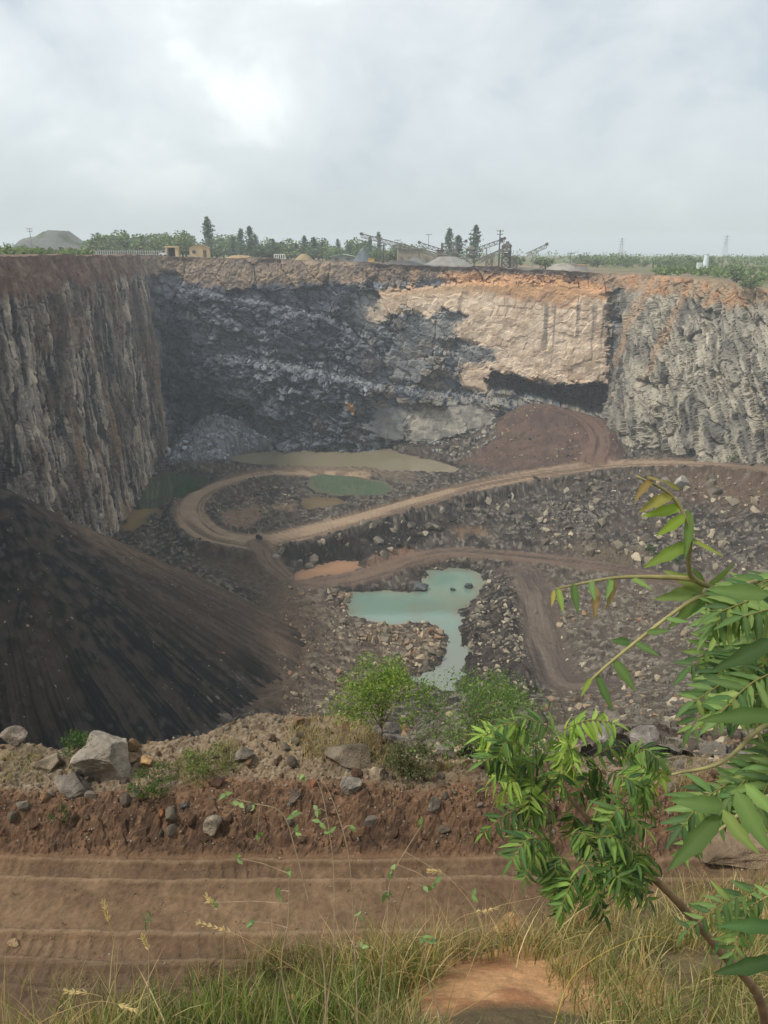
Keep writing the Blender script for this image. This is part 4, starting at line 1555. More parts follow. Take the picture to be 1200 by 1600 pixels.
def tree(kind, px, Y, hpx, label, group, wide=1.0, i=0):
    pr = protos[kind][i % len(protos[kind])]
    o = pr if pr.name not in used else copy_tree(pr)
    used.add(pr.name)
    o.location = on_rim(px, Y, -.15)
    hm = hpx/ppm(Y)
    s = hm/(9.0 if kind == 'c' else 5.6)
    o.scale = (s*wide, s*wide, s)
    o.rotation_euler = (0, 0, (px*7.7) % 6.28)
    tag(o, label, 'tree', group)


tree('c', 328, 262, 62, 'tallest dark conifer on the skyline, right behind the yellow hut', 'conifers on the skyline', 1.0, 0)
for k, (px, Y, h_, wdt) in enumerate([(365, 280, 34, 1.1), (378, 272, 46, .9), (392, 275, 50, 1.0), (400, 285, 38, 1.1)]):
    tree('c', px, Y, h_, 'slender conifer in the cluster to the right of the tallest conifer', 'conifers right of the tallest one', wdt, k)
for k, (px, Y, h_, wdt) in enumerate([(427, 290, 32, 1.2), (441, 300, 28, 1.3), (463, 290, 26, 1.4), (476, 285, 38, 1.2), (491, 285, 36, 1.3), (504, 290, 30, 1.2), (528, 295, 34, 1.0), (546, 300, 28, 1.3)]):
    tree('c', px, Y, h_, 'hazy grey-green conifer in the row between the yellow hut and the conveyors', 'conifers in the hazy row', wdt, k)
for k, (px, Y, h_) in enumerate([(578, 290, 40), (592, 285, 46), (625, 300, 30)]):
    tree('c', px, Y, h_, 'thin conifer rising behind the long left conveyor', 'conifers behind the left conveyor', .8, k)
tree('c', 701, 262, 56, 'narrow conifer behind the crusher plant, left of the pair', None, .85, 1)
tree('c', 715, 265, 46, 'bushy conifer behind the crusher plant, right of the pair', None, 1.2, 2)
tree('c', 741, 258, 62, 'dense cone-shaped conifer standing alone left of the utility pole', None, 1.0, 0)
rt_ = np.random.default_rng(12)
for k, px in enumerate(np.linspace(140, 296, 20)):
    tree('b', px+rt_.normal()*3, 255+rt_.random()*60, 28+14*rt_.random(), 'grey-green bushy tree in the tree line left of the yellow hut', 'trees left of the yellow hut', 1.15, k)
for k in range(26):
    px = 330+13*k+rt_.normal()*4
    tree('b', px, 275+rt_.random()*60, 24+18*rt_.random(), 'hazy bushy tree in the fuller tree line behind the conifer row', 'trees in the hazy middle tree line', 1.25, k)
for k in range(9):
    tree('b', 905+rt_.random()*190, 300+rt_.random()*70, 14+9*rt_.random(), 'small hazy tree on the far green plain at right', 'small trees on the green plain', 1.35, k)
tree('b', 286, 250, 38, 'spreading flat-crowned tree right behind the small shelter', None, 1.2, 1)
for k, px in enumerate([338, 350, 412, 420, 450, 512, 522, 560, 572, 606, 616, 640, 652]):
    tree('b', px, 262+(k*37 % 40), 18+(k*5 % 9), 'low pale-green bushy tree under the row of conifers', 'low trees under the conifers', 1.3, k)
for px, Y, h_, wdt, lb in [(808, 255, 26, 1.0, 'dark bushy tree right of the utility pole'), (852, 240, 26, 1.25, 'rounded dark tree at the foot of the slanting lattice conveyor'), (933, 290, 20, 1.3, 'rounded green tree alone on the skyline right of the pale houses'),
                           (892, 275, 14, 1.4, 'low flat tree behind the pale houses'), (980, 300, 12, 1.2, 'small dark bush-like tree left of the green plain'), (1006, 310, 14, 1.2, 'small tree on the green plain left of the twin crowns'),
                           (1036, 300, 20, 1.2, 'left of the twin rounded trees on the green plain'), (1057, 305, 18, 1.4, 'right of the twin rounded trees on the green plain'), (1086, 290, 18, 1.1, 'tree touching the left side of the pale tower'), (1110, 300, 22, 1.0, 'tree touching the right side of the pale tower')]:
    tree('b', px, Y, h_, lb, None, wdt, int(px) % 4)
tree('b', 1150, 166, 34, 'dark bush at the edge of the right cliff', None, 1.0, 2)
tree('b', 1172, 160, 20, 'low dark shrub on the dip of the right cliff edge', None, 1.6, 3)
for k, px in enumerate([8, 22, 40]):
    tree('b', px, 235+5*k, 20, 'low hazy tree at the far left in front of the gravel hill', 'trees before the gravel hill', 1.6, k)
# distant wood on the right-hand plain
r = np.random.default_rng(31)
mb = MB()
pts = []
for k in range(420):
    px, Y = 930+r.random()*560, 300+420*r.random()**1.3
    p = on_rim(px, Y)
    hh = 2.0+3.2*r.random()
    m = 26
    q = r.normal(size=(m, 3))
    q /= np.linalg.norm(q, axis=1)[:, None]
    pts.append(p+np.array([0, 0, hh*.55])+q*np.array([hh*.75, hh*.75, hh*.5])*(r.random((m, 1))**.4))
for k in range(260):
    px, Y = 1020+r.random()*330, 185+110*r.random()
    p = on_rim(px, Y)
    hh = .7+1.1*r.random()
    q = r.normal(size=(22, 3))
    pts.append(p+np.array([0, 0, hh*.4])+q*np.array([hh*.5, hh*.5, hh*.3]))
for k in range(420):
    px, Y = -350+r.random()*1350, 330+420*r.random()
    p = on_rim(px, Y)
    hh = 3.0+3.5*r.random()
    q = r.normal(size=(22, 3))
    q /= np.linalg.norm(q, axis=1)[:, None]
    pts.append(p+np.array([0, 0, hh*.55])+q*np.array([hh*.8, hh*.8, hh*.5])*(r.random((22, 1))**.4))
for k in range(150):
    px, Y = -160+r.random()*300, 125+90*r.random()
    p = on_rim(px, Y)
    if p[0] > -58:
        continue
    q = r.normal(size=(20, 3))
    pts.append(p+np.array([0, 0, .5])+q*np.array([.7, .7, .4]))
pts = np.concatenate(pts)
leaf_cloud(mb, pts, len(pts), .5, [(104, 122, 76), (118, 134, 82), (90, 108, 70)], r)
tag(mb.build('scrub', M_FAR), kind='stuff')

# gravel hill far left
th_ = np.linspace(0, 2*np.pi, 90)
rr2_ = np.linspace(0, 1, 40)
Tq, Rq = np.meshgrid(th_, rr2_)
tq, rq = Tq.ravel(), Rq.ravel()
hx, hy = np.cos(tq)*rq*26, np.sin(tq)*rq*16
hh = np.maximum(9.5*np.exp(-((hx+1)/8.)**2)*sst(1, .1, rq), 0)+5.2*np.exp(-((hx+12)/6.)**2)*sst(1, .5, rq)+3.4*np.exp(-((hx-12)/8.)**2)*sst(1, .5, rq)
hh = np.minimum(hh, 8.6+.4*fbm2(hx*.3, hy*.3, 3, 5))+.5*fbm2(hx*.25, hy*.25, 4, 6)*sst(1, .6, rq)-.6*rq
hill_c = lerp(A(110, 112, 108)*np.ones((len(hx), 1)), A(86, 96, 78), sst(-.1, .3, fbm2(hx*.2, hy*.2, 3, 8)))
hl = obj('gravel_heap', mesh('gravel_heap', np.stack([hx, hy, hh], -1), [grid_faces(40, 90)], hill_c, M_PLAIN), None, on_rim(98, 285))
tag(hl, 'tall grey gravel hill with a flat top on the far left skyline', 'gravel heap')


def heap(px, Y, wpx, hpx, label, col_, seed, flat=0.0):
    r0, h0 = wpx/2/ppm(Y), hpx/ppm(Y)
    t2, r2 = np.meshgrid(np.linspace(0, 2*np.pi, 40), np.linspace(0, 1, 14))
    a, q = t2.ravel(), r2.ravel()
    x, y = np.cos(a)*q*r0, np.sin(a)*q*r0*.8
    z = h0*np.minimum(1-q, 1-flat)/(1-flat) + .12*h0*fbm2(x/r0*3, y/r0*3, 3, seed)*(1-q) - .2*q
    o = obj('gravel_heap', mesh('gravel_heap', np.stack([x, y, z], -1), [grid_faces(14, 40)], np.tile(A(*col_), (len(x), 1))*(1+.3*fbm2(x, y, 2, seed)[:, None]), M_ROCK), None, on_rim(px, Y))
    tag(o, label, 'gravel heap')


heap(567, 232, 36, 24, 'pointed blue-grey gravel heap left of the long conveyor', (104, 112, 114), 1)
heap(700, 222, 90, 14, 'long pale grey heap of crushed stone under the conveyors', (136, 134, 128), 2, .3)
heap(650, 226, 60, 10, 'low grey heap under the lower end of the long conveyor', (112, 112, 110), 3, .2)
heap(475, 226, 34, 10, 'low tan earth heap by the white gate', (150, 134, 104), 4, .3)
heap(878, 224, 60, 10, 'low heap of pale broken stone on the rim right of the plant', (150, 144, 134), 5, .4)
heap(905, 223, 44, 7, 'lower grey stone heap right of the pale broken stone', (118, 114, 108), 6, .4)
heap(375, 222, 60, 5, 'flat tan strip of tipped earth right of the yellow hut', (158, 132, 100), 7, .4)
heap(630, 219, 70, 6, 'long dark ridge of fines along the rim before the plant', (84, 82, 82), 8, .4)


def empty(name, loc, rz=0.0):
    o = bpy.data.objects.new(name, None)
    COL.objects.link(o)
    o.location = loc
    o.rotation_euler = (0, 0, rz)
    return o


def part(name, parent, mat=M_PAINT):
    mb_ = MB()
    return mb_, (lambda: mb_.build(name, mat, parent))


def house(px, Y, wpx, hpx, dep, label, cat, wc, rc, gable=True, door='left', name='house', rz=0.0):
    W_, H_ = wpx/ppm(Y), hpx/ppm(Y)
    e_ = empty(name, on_rim(px, Y), rz)
    hw = H_*(.74 if gable else .94)
    m = MB()
    m.box((0, 0, hw/2), (W_, dep, hw), wc)
    if gable:
        V_ = [(-W_/2, -dep/2, hw), (W_/2, -dep/2, hw), (0, -dep/2, H_*.97), (-W_/2, dep/2, hw), (W_/2, dep/2, hw), (0, dep/2, H_*.97)]
        m.add(V_, [], [[0, 1, 2], [4, 3, 5]], wc)
    m.build('wall', M_PAINT, e_)
    m = MB()
    if gable:
        m.bar((-W_*.55, 0, hw-.12), (0, 0, H_), dep+.5, .1, rc)
        m.bar((0, 0, H_), (W_*.55, 0, hw-.12), dep+.5, .1, rc)
    else:
        m.box((0, 0, hw+.08), (W_+.5, dep+.5, .16), rc)
    m.build('roof', M_PAINT, e_)
    dx = {'left': -W_*.25, 'right': W_*.27, 'mid': 0}[door]
    m = MB()
    m.box((dx, -dep/2-.03, hw*.37), (W_*.17, .06, hw*.72), A(96, 82, 66))
    m.build('door', M_PAINT, e_)
    m = MB()
    m.box((-dx if dx else W_*.3, -dep/2-.03, hw*.55), (W_*.18, .06, hw*.3), A(70, 74, 76))
    m.build('window', M_PAINT, e_)
    tag(e_, label, cat)
    return e_


house(313, 224, 30, 20, 4.0, 'small ochre hut with a gabled roof on the edge of the pit', 'hut', A(196, 172, 132), A(170, 146, 116), True, 'right', 'hut', .15)
house(887, 250, 16, 9, 5.0, 'pale flat-roofed house on the rim, left one of two', 'house', A(196, 186, 168), A(168, 160, 150), False, 'left')
house(906, 252, 20, 7, 5.0, 'low pale house with a tan roof, right one of two', 'house', A(206, 192, 170), A(176, 140, 108), False, 'mid')
house(536, 240, 36, 12, 6.0, 'low shed with a pale green roof left of the gravel cone', 'shed', A(126, 128, 118), A(186, 206, 176), True, 'left', 'shed')
# open shelter and the pick-up beside it
e_ = empty('shelter', on_rim(270, 225), .1)
k = 1/ppm(225)
m = MB(); m.box((0, 0, 15.0*k), (20*k, 3.4, .35), A(206, 184, 136)); m.build('roof', M_PAINT, e_)
m = MB(); m.box((7.4*k, 0, 7*k), (4*k, 3.0, 14.5*k), A(204, 180, 132)); m.build('wall', M_PAINT, e_)
m = MB(); m.box((-7.6*k, 0, 7*k), (3*k, 3.0, 14.5*k), A(198, 176, 132)); m.build('wall', M_PAINT, e_)
m = MB(); m.box((0, 1.4, 7*k), (12*k, .15, 14*k), A(72, 66, 62)); m.build('back_panel', M_PAINT, e_)
tag(e_, 'small cream open-fronted shelter left of the ochre hut', 'shelter')
e_ = empty('pickup_truck', on_rim(256, 222.5), .0)
m = MB(); m.box((0, 0, .75), (1.9, 1.7, .6), A(214, 216, 214)); m.box((.25, 0, 1.3), (1.1, 1.55, .6), A(214, 216, 214)); m.build('body', M_PAINT, e_)
m = MB(); m.box((.25, -.79, 1.32), (.9, .03, .38), A(50, 56, 60)); m.build('window', M_STEEL, e_)
for xx in (-.6, .6):
    m = MB(); m.tube([(xx, -.9, .34), (xx, -.7, .34)], .34, 12, A(34, 34, 34)); m.build('wheel', M_PAINT, e_)
tag(e_, 'small white vehicle parked against the shelter', 'vehicle')
# white gate/fence panel
e_ = empty('gate', on_rim(437, 228), 0)
m = MB(); m.box((0, 0, 1.45), (3.2, .15, .2), A(220, 218, 210)); m.box((0, 0, .12), (3.2, .15, .24), A(210, 206, 196)); m.build('rail', M_PAINT, e_)
for i in range(6):
    m = MB(); m.box((-1.5+i*.6, 0, .8), (.22, .14, 1.2), A(222, 220, 212)); m.build('post', M_PAINT, e_)
tag(e_, 'low white barred gate on the rim right of the ochre hut', 'gate')
# yellow skip
e_ = empty('skip', on_rim(580, 221), 0)
m = MB(); m.box((0, 0, .75), (1.6, 1.2, .9), A(206, 168, 84)); m.box((0, 0, 1.23), (1.75, 1.35, .1), A(190, 152, 76)); m.build('tub', M_PAINT, e_)
m = MB(); m.box((-.5, 0, .17), (.3, 1.1, .32), A(60, 58, 54)); m.box((.5, 0, .17), (.3, 1.1, .32), A(60, 58, 54)); m.build('skid', M_PAINT, e_)
tag(e_, 'small yellow skip at the foot of the pointed gravel heap', 'skip')
# pale palisade on the left
e_ = empty('fence', on_rim(170, 232), 0)
pts = [on_rim(p, 232)-on_rim(170, 232) for p in np.linspace(95, 252, 46)]
for zz in (.7, 1.5):
    m = MB()
    m.tube([p+np.array([0, 0, zz]) for p in pts], .04, 4, A(176, 178, 172))
    m.build('rail', M_PAINT, e_)
for p in pts:
    m = MB(); m.box(p+np.array([0, 0, .9]), (.16, .12, 1.9), A(186, 188, 182)); m.build('post', M_PAINT, e_)
tag(e_, 'pale post fence along the left rim below the tree line', 'fence')


def conveyor(p0, p1, label, wd=1.0, legs=(.45, .75), col_=(128, 122, 112)):
    """inclined belt conveyor on a lattice truss, p0 low end, p1 high end"""
    p0, p1 = np.asarray(p0), np.asarray(p1)
    e_ = empty('conveyor', tuple(p0))
    d = p1-p0
    ln = np.linalg.norm(d)
    c_ = A(*col_)
    n = max(int(ln/1.4), 4)
    side = np.cross(d, [0, 0, 1.])
    side /= np.linalg.norm(side)
    up = np.array([0, 0, .95])
    m = MB()
    for s in (-.5, .5):
        o_ = side*s*wd
        m.bar(o_, d+o_, .16, .16, c_)
        m.bar(o_+up, d+o_+up, .16, .16, c_)
        for i in range(n):
            a, b = d*i/n+o_, d*(i+1)/n+o_
            m.bar(a, b+up, .09, .09, c_)
            m.bar(b+up, b, .09, .09, c_)
    m.build('frame', M_STEEL, e_)
    m = MB(); m.bar(up*1.12, d+up*1.12, wd*.9, .1, A(70, 66, 62)); m.build('belt', M_STEEL, e_)
    m = MB(); m.tube([d+up*1.0-side*wd*.6, d+up*1.0+side*wd*.6], .42, 10, A(96, 90, 84)); m.build('head_drum', M_STEEL, e_)
    for f in legs:
        q = d*f
        gz = on_rim(*(float(v) for v in (proj(p0+q)[0], (p0+q)[1])))[2]-p0[2]
        for s in (-.5, .5):
            m = MB()
            m.bar(q+side*s*wd, np.array([q[0]+side[0]*s*wd*1.6, q[1]+side[1]*s*wd*1.6, gz-.1]), .2, .2, c_)
            m.build('leg', M_STEEL, e_)
    tag(e_, label, 'conveyor')


def rp(px, py, Y):
    return at_y(px, py, Y)


conveyor(rp(716, 410, 224), rp(565, 371, 232), 'longest belt conveyor, rising to the left over the gravel cone', 1.0, (.4, .76))
conveyor(rp(712, 402, 236), rp(655, 384, 238), 'short conveyor rising left from the crusher, above the longest one', .9, (.5,))
conveyor(rp(748, 411, 222), rp(796, 390, 224), 'conveyor rising right into the screening tower', 1.1, (.5,), (150, 140, 122))
conveyor(rp(742, 394, 232), rp(788, 378, 232), 'upper conveyor rising right to the top of the screening tower', .9, (.4,), (140, 134, 124))
conveyor(rp(690, 392, 240), rp(728, 382, 240), 'thin conveyor rising right behind the crusher hopper', .8, (.6,))
conveyor(rp(822, 402, 232), rp(854, 387, 232), 'pale slanting lattice conveyor at the right end of the plant', .9, (.35,), (160, 156, 146))


def tower(px, Y, wpx, hpx, label, cat, name, col_, dens=3, box_top=True):
    W_, H_ = wpx/ppm(Y), hpx/ppm(Y)
    e_ = empty(name, on_rim(px, Y))
    c_ = A(*col_)
    for sx in (-1, 1):
        for sy in (-1, 1):
            m = MB(); m.box((sx*W_/2, sy*W_*.4, H_*.45), (.28, .28, H_*.9), c_); m.build('leg', M_STEEL, e_)
    m = MB()
    for i in range(dens):
        z0, z1 = H_*.85*i/dens, H_*.85*(i+1)/dens
        for sy in (-1, 1):
            m.bar((-W_/2, sy*W_*.4, z0), (W_/2, sy*W_*.4, z1), .12, .12, c_)
            m.bar((W_/2, sy*W_*.4, z0), (-W_/2, sy*W_*.4, z1), .12, .12, c_)
    m.build('bracing', M_STEEL, e_)
    for i in range(1, dens+1):
        m = MB(); m.box((0, 0, H_*.85*i/dens), (W_*1.25, W_*1.05, .18), c_*.8); m.build('platform', M_STEEL, e_)
    if box_top:
        m = MB(); m.box((0, 0, H_*.88), (W_*.85, W_*.7, H_*.16), c_*1.15); m.box((W_*.1, 0, H_*.99), (W_*.4, W_*.4, H_*.1), c_); m.build('screen_box', M_STEEL, e_)
        m = MB(); m.add(np.array([(-W_*.4, -W_*.35, H_*.6), (W_*.4, -W_*.35, H_*.6), (W_*.4, W_*.35, H_*.6), (-W_*.4, W_*.35, H_*.6), (-.3, -.3, H_*.42), (.3, -.3, H_*.42), (.3, .3, H_*.42), (-.3, .3, H_*.42)]), [[0, 1, 5, 4], [1, 2, 6, 5], [2, 3, 7, 6], [3, 0, 4, 7], [0, 3, 2, 1]], None, A(150, 138, 116)); m.build('hopper', M_STEEL, e_)
    tag(e_, label, cat)


tower(790, 226, 12, 38, 'tall steel screening tower at the head of the right conveyors', 'screening tower', 'screening_tower', (120, 116, 108), 4)
tower(735, 234, 13, 30, 'open steel screen frame left of the screening tower', 'screen frame', 'screen_frame', (134, 130, 120), 3)
tower(711, 238, 10, 22, 'low braced frame in the tangle of the crusher plant', 'crusher frame', 'crusher_frame', (128, 124, 116), 2)
tower(803, 224, 9, 20, 'short braced frame at the foot of the screening tower', 'support frame', 'support_frame', (128, 122, 110), 2, False)
tower(764, 230, 8, 22, 'slim frame between the two right conveyors', 'support frame', 'support_frame', (140, 132, 116), 2, False)
# retaining wall with ramp, hopper house
e_ = empty('retaining_wall', on_rim(652, 236))
k = 1/ppm(236)
m = MB()
V_ = [(-32*k, 0, -.3), (32*k, 0, -.3), (32*k, 0, 14*k), (10*k, 0, 23*k), (-30*k, 0, 22*k)]
V2 = [(x_, 6., z_) for x_, y_, z_ in V_]
m.add(V_+V2, [[0, 1, 6, 5], [1, 2, 7, 6], [2, 3, 8, 7], [3, 4, 9, 8], [4, 0, 5, 9]], [[0, 4, 3], [0, 3, 2], [0, 2, 1], [5, 8, 9], [5, 7, 8], [5, 6, 7]], A(156, 146, 126))
m.build('wall', M_PAINT, e_)
m = MB(); m.bar((-30*k, -.1, 22.4*k), (10*k, -.1, 23.4*k), .5, .35, A(112, 108, 100)); m.build('coping', M_PAINT, e_)
for xx in (-26, -13, 0, 13, 26):
    m = MB(); m.box((xx*k, -.18, 6.5*k), (.5, .35, 13*k), A(140, 130, 112)); m.build('buttress', M_PAINT, e_)
tag(e_, 'tan retaining wall of the loading ramp behind the long conveyor', 'retaining wall')
e_ = empty('hopper_house', on_rim(687, 238))
k = 1/ppm(238)
m = MB(); m.box((0, 0, 11*k), (10*k, 2.4, 22*k), A(120, 104, 92)); m.build('wall', M_STEEL, e_)
m = MB(); m.box((0, 0, 22.6*k), (12*k, 2.9, .3), A(96, 84, 76)); m.build('roof', M_STEEL, e_)
m = MB(); m.box((3*k, 0, 28*k), (3*k, .6, 11*k), A(104, 82, 70)); m.build('chute', M_STEEL, e_)
tag(e_, 'dark rusty hopper house with a chute on top, behind the conveyors', 'hopper house')


def pole(px, Y, hpx, label, arms=2, col_=(84, 82, 80), rad=.16, cat='utility pole', box=False):
    H_ = hpx/ppm(Y)
    e_ = empty('utility_pole', on_rim(px, Y))
    m = MB(); m.tube([(0, 0, -.2), (0, 0, H_)], [rad, rad*.7], 7, A(*col_)); m.build('post', M_STEEL, e_)
    for i in range(arms):
        m = MB(); m.box((0, 0, H_*(.97-.09*i)), (1.9-.3*i, .14, .14), A(*col_)); m.build('crossarm', M_STEEL, e_)
        for sx in (-.8, 0, .8):
            m = MB(); m.tube([(sx*(1-.15*i), 0, H_*(.97-.09*i)), (sx*(1-.15*i), 0, H_*(.97-.09*i)+.35)], .06, 5, A(150, 140, 130)); m.build('insulator', M_STEEL, e_)
    if box:
        m = MB(); m.box((.5, 0, H_*.74), (.9, .6, 1.1), A(92, 92, 90)); m.build('transformer', M_STEEL, e_)
    tag(e_, label, cat)


pole(779, 226, 56, 'tall dark utility pole rising above the crusher plant', 2, (74, 72, 70), .22, box=True)
pole(52, 262, 42, 'T-shaped pole on the skyline above the gravel hill', 2, (110, 112, 112), .12)
pole(599, 228, 28, 'short dark post under the middle of the longest conveyor', 1, (78, 76, 74), .2)
pole(621, 250, 36, 'thin grey pole behind the retaining wall, left one', 1, (132, 132, 130), .1)
pole(669, 252, 46, 'thin grey pole behind the hopper house', 1, (132, 132, 130), .1)
pole(890, 230, 26, 'thin pole in front of the pale houses', 1, (96, 96, 94), .12)
pole(914, 235, 22, 'short thin pole right of the pale houses', 1, (110, 110, 108), .1)
pole(987, 300, 20, 'faint thin pole on the green plain', 1, (130, 132, 132), .1)


def pylon(px, Y, hpx, label):
    H_ = hpx/ppm(Y)
    e_ = empty('pylon', on_rim(px, Y))
    c_ = A(150, 154, 156)
    m = MB()
    b0, b1 = H_*.11, H_*.02
    lv = 8
    for sx in (-1, 1):
        for sy in (-1, 1):
            m.bar((sx*b0, sy*b0, 0), (sx*b1, sy*b1, H_), .12, .12, c_)
    for i in range(lv):
        f0, f1 = i/lv, (i+1)/lv
        w0, w1 = b0+(b1-b0)*f0, b0+(b1-b0)*f1
        for s in (-1, 1):
            m.bar((-w0, s*w0, H_*f0), (w1, s*w1, H_*f1), .07, .07, c_)
            m.bar((w0, s*w0, H_*f0), (-w1, s*w1, H_*f1), .07, .07, c_)
    m.build('mast', M_STEEL, e_)
    for f in (.72, .84, .95):
        m = MB(); m.bar((-H_*.16, 0, H_*f), (H_*.16, 0, H_*f), .16, .16, c_); m.build('crossarm', M_STEEL, e_)
    tag(e_, label, 'pylon')


pylon(969, 560, 34, 'faint lattice pylon on the horizon, left of the green plain')
pylon(1131, 560, 38, 'faint lattice pylon on the horizon behind the right-hand trees')
e_ = empty('water_tower', on_rim(1101, 250))
H_ = 25/ppm(250)
m = MB(); m.tube([(0, 0, 0), (0, 0, H_*.6), (0, 0, H_)], [.95, .8, .62], 16, A(206, 216, 218)); m.build('shaft', M_PAINT, e_)
m = MB(); m.tube([(0, 0, H_), (0, 0, H_+.2)], .75, 16, A(196, 206, 210)); m.build('cap', M_PAINT, e_)
m = MB(); m.box((-1.9, 0, 1.3), (1.3, 1.3, 2.6), A(206, 208, 204)); m.build('pump_house', M_PAINT, e_)
tag(e_, 'pale tapering tower with a small white pump house on the green plain', 'tower')

# ================================================================== NEAR PLANTS
GREENS = [(86, 122, 60), (72, 106, 54), (104, 138, 66), (60, 92, 50)]
YOUNG = [(138, 152, 68), (124, 142, 62), (138, 136, 72), (128, 112, 68)]


def leaflet(mb, base_, dirv, up, L_, wd, col_, droop=.25, fold=.25, curve=.18, serr=.0):
    """one lance-shaped, folded, drooping, toothed leaflet"""
    d = dirv/np.linalg.norm(dirv)
    s = np.cross(d, up)
    s /= np.linalg.norm(s)+1e-9
    n = np.cross(s, d)
    k = 7
    t = np.linspace(0, 1, k)
    wv = np.sin(np.pi*np.clip(t*.93+.05, 0, 1)**.8)*(1-.15*t)
    wv[0] = .08
    wv[-1] = .0
    mid = base_ + np.outer(t*L_, d) + np.outer(curve*L_*t**2, s) - np.outer(droop*L_*t**2, n)
    e1 = 1+serr*np.where(np.arange(k) % 2, 1, -1)
    l = mid + np.outer(wv*wd*.5*e1, s) + np.outer(wv*wd*fold, n)
    rgt_ = mid - np.outer(wv*wd*.5*.85*e1, s) + np.outer(wv*wd*fold, n)
    V_ = np.concatenate([mid, l, rgt_])
    Q = []
    for i in range(k-1):
        Q += [[i, i+1, k+i+1, k+i], [i+1, i, 2*k+i, 2*k+i+1]]
    jit = .78+.44*random.random()
    c = np.tile(A(*col_)*jit*np.array([1+.18*(random.random()-.5), 1, 1+.2*(random.random()-.5)]), (3*k, 1))
    c[:k] = c[:k]*1.25+.02
    mb.add(V_, Q, None, c)


def compound(mbl, mbs, path, L_, wd, n, r, cols_, up=(0, 0, 1), hang=.5, alt=True, tip=True, rad=.0016, spread=1.0):
    """compound leaf: path = rachis points; leaflets in two rows"""
    P = smooth_path(np.asarray(path, float), 6)
    mbs.tube(P, np.linspace(rad, rad*.45, len(P)), 5, A(150, 140, 84))
    up = np.asarray(up, float)
    for i in range(n):
        f = .16+.80*i/max(n-1, 1)
        j = f*(len(P)-1)
        a = int(j)
        b = min(a+1, len(P)-1)
        p = P[a]+(P[b]-P[a])*(j-a)
        tg = P[min(a+2, len(P)-1)]-P[max(a-1, 0)]
        tg = tg/np.linalg.norm(tg)
        sd = np.cross(tg, up)
        sd /= np.linalg.norm(sd)+1e-9
        nn_ = np.cross(sd, tg)
        for s in ((-1, 1) if not alt else ((-1,) if i % 2 else (1,))) if n > 5 else (-1, 1):
            dv = sd*s*spread + tg*(.55+.3*r.random()) - np.array([0, 0, hang*(.5+.9*r.random())]) + r.normal(size=3)*.24
            sc_ = (.65+.45*math.sin(math.pi*min(f*.9+.1, 1)))*(.85+.3*r.random())
            leaflet(mbl, p, dv, nn_+r.normal(size=3)*.25, L_*sc_, wd*sc_, cols_[int(r.integers(len(cols_)))], .15+.3*r.random(), .12+.16*r.random(), .2*s*(.3+r.random()), .1)
    if tip:
        leaflet(mbl, P[-1], P[-1]-P[-4]-np.array([0, 0, .2*hang*np.linalg.norm(P[-1]-P[-4])]), np.array([0, 0, 1.])+r.normal(size=3)*.2, L_*.9, wd*.9, cols_[int(r.integers(len(cols_)))], .3, .15, .1, .1)


def pxp(pts):
    """photo pixel + depth along the view axis -> point"""
    return [ray(a, b)*d for a, b, d in pts]


# ---- neem tree: right-hand branches close by
r = np.random.default_rng(77)
neem = empty('neem_tree', (2.25, 1.95, -3.2))
NO = np.array([2.25, 1.95, -3.2])


def nbuild(mb_, name, mat, smooth=False):
    mb_.V = [v-NO for v in mb_.V]
    return mb_.build(name, mat, neem, (0, 0, 0), smooth)


tk = MB()
trunk = smooth_path(np.array([(2.25, 1.95, -3.3), (2.15, 1.9, -2.6), (1.95, 1.8, -1.9), (1.65, 1.7, -1.3), (1.25, 1.62, -.8), (1.05, 1.55, -.4)]), 8)
tk.tube(trunk, np.linspace(.05, .014, len(trunk)), 9, A(112, 98, 78))
nbuild(tk, 'trunk', M_BARK, True)
br = MB()
for pts in ([(1290, 900, 1.75), (1200, 905, 1.55), (1130, 925, 1.4), (1078, 940, 1.35), (960, 1030, 1.27), (908, 1078, 1.25)], [(1130, 925, 1.4), (1085, 905, 1.35), (1076, 880, 1.32), (1078, 830, 1.3), (1050, 775, 1.28), (995, 744, 1.27)],
            [(1085, 905, 1.35), (1040, 902, 1.34), (960, 903, 1.34), (868, 920, 1.34)], [(1100, 925, 1.38), (1140, 1000, 1.4), (1165, 1080, 1.42), (1200, 1180, 1.42), (1260, 1260, 1.5)], [(1290, 1100, 1.5), (1200, 1130, 1.3), (1130, 1190, 1.2), (1050, 1210, 1.15)],
            [(1300, 1230, 1.3), (1200, 1245, 1.1), (1120, 1300, 1.0)], [(1250, 1000, 1.7), (1180, 985, 1.6), (1120, 1010, 1.6)]):
    P = smooth_path(np.array(pxp(pts)), 6)
    br.tube(P, np.linspace(.006, .0018, len(P)), 6, A(140, 132, 84))
nbuild(br, 'branch', M_BARK, True)
lf = st_ = MB()
GR2 = [(96, 122, 66), (80, 108, 58), (110, 136, 74), (68, 94, 52), (122, 142, 78)]
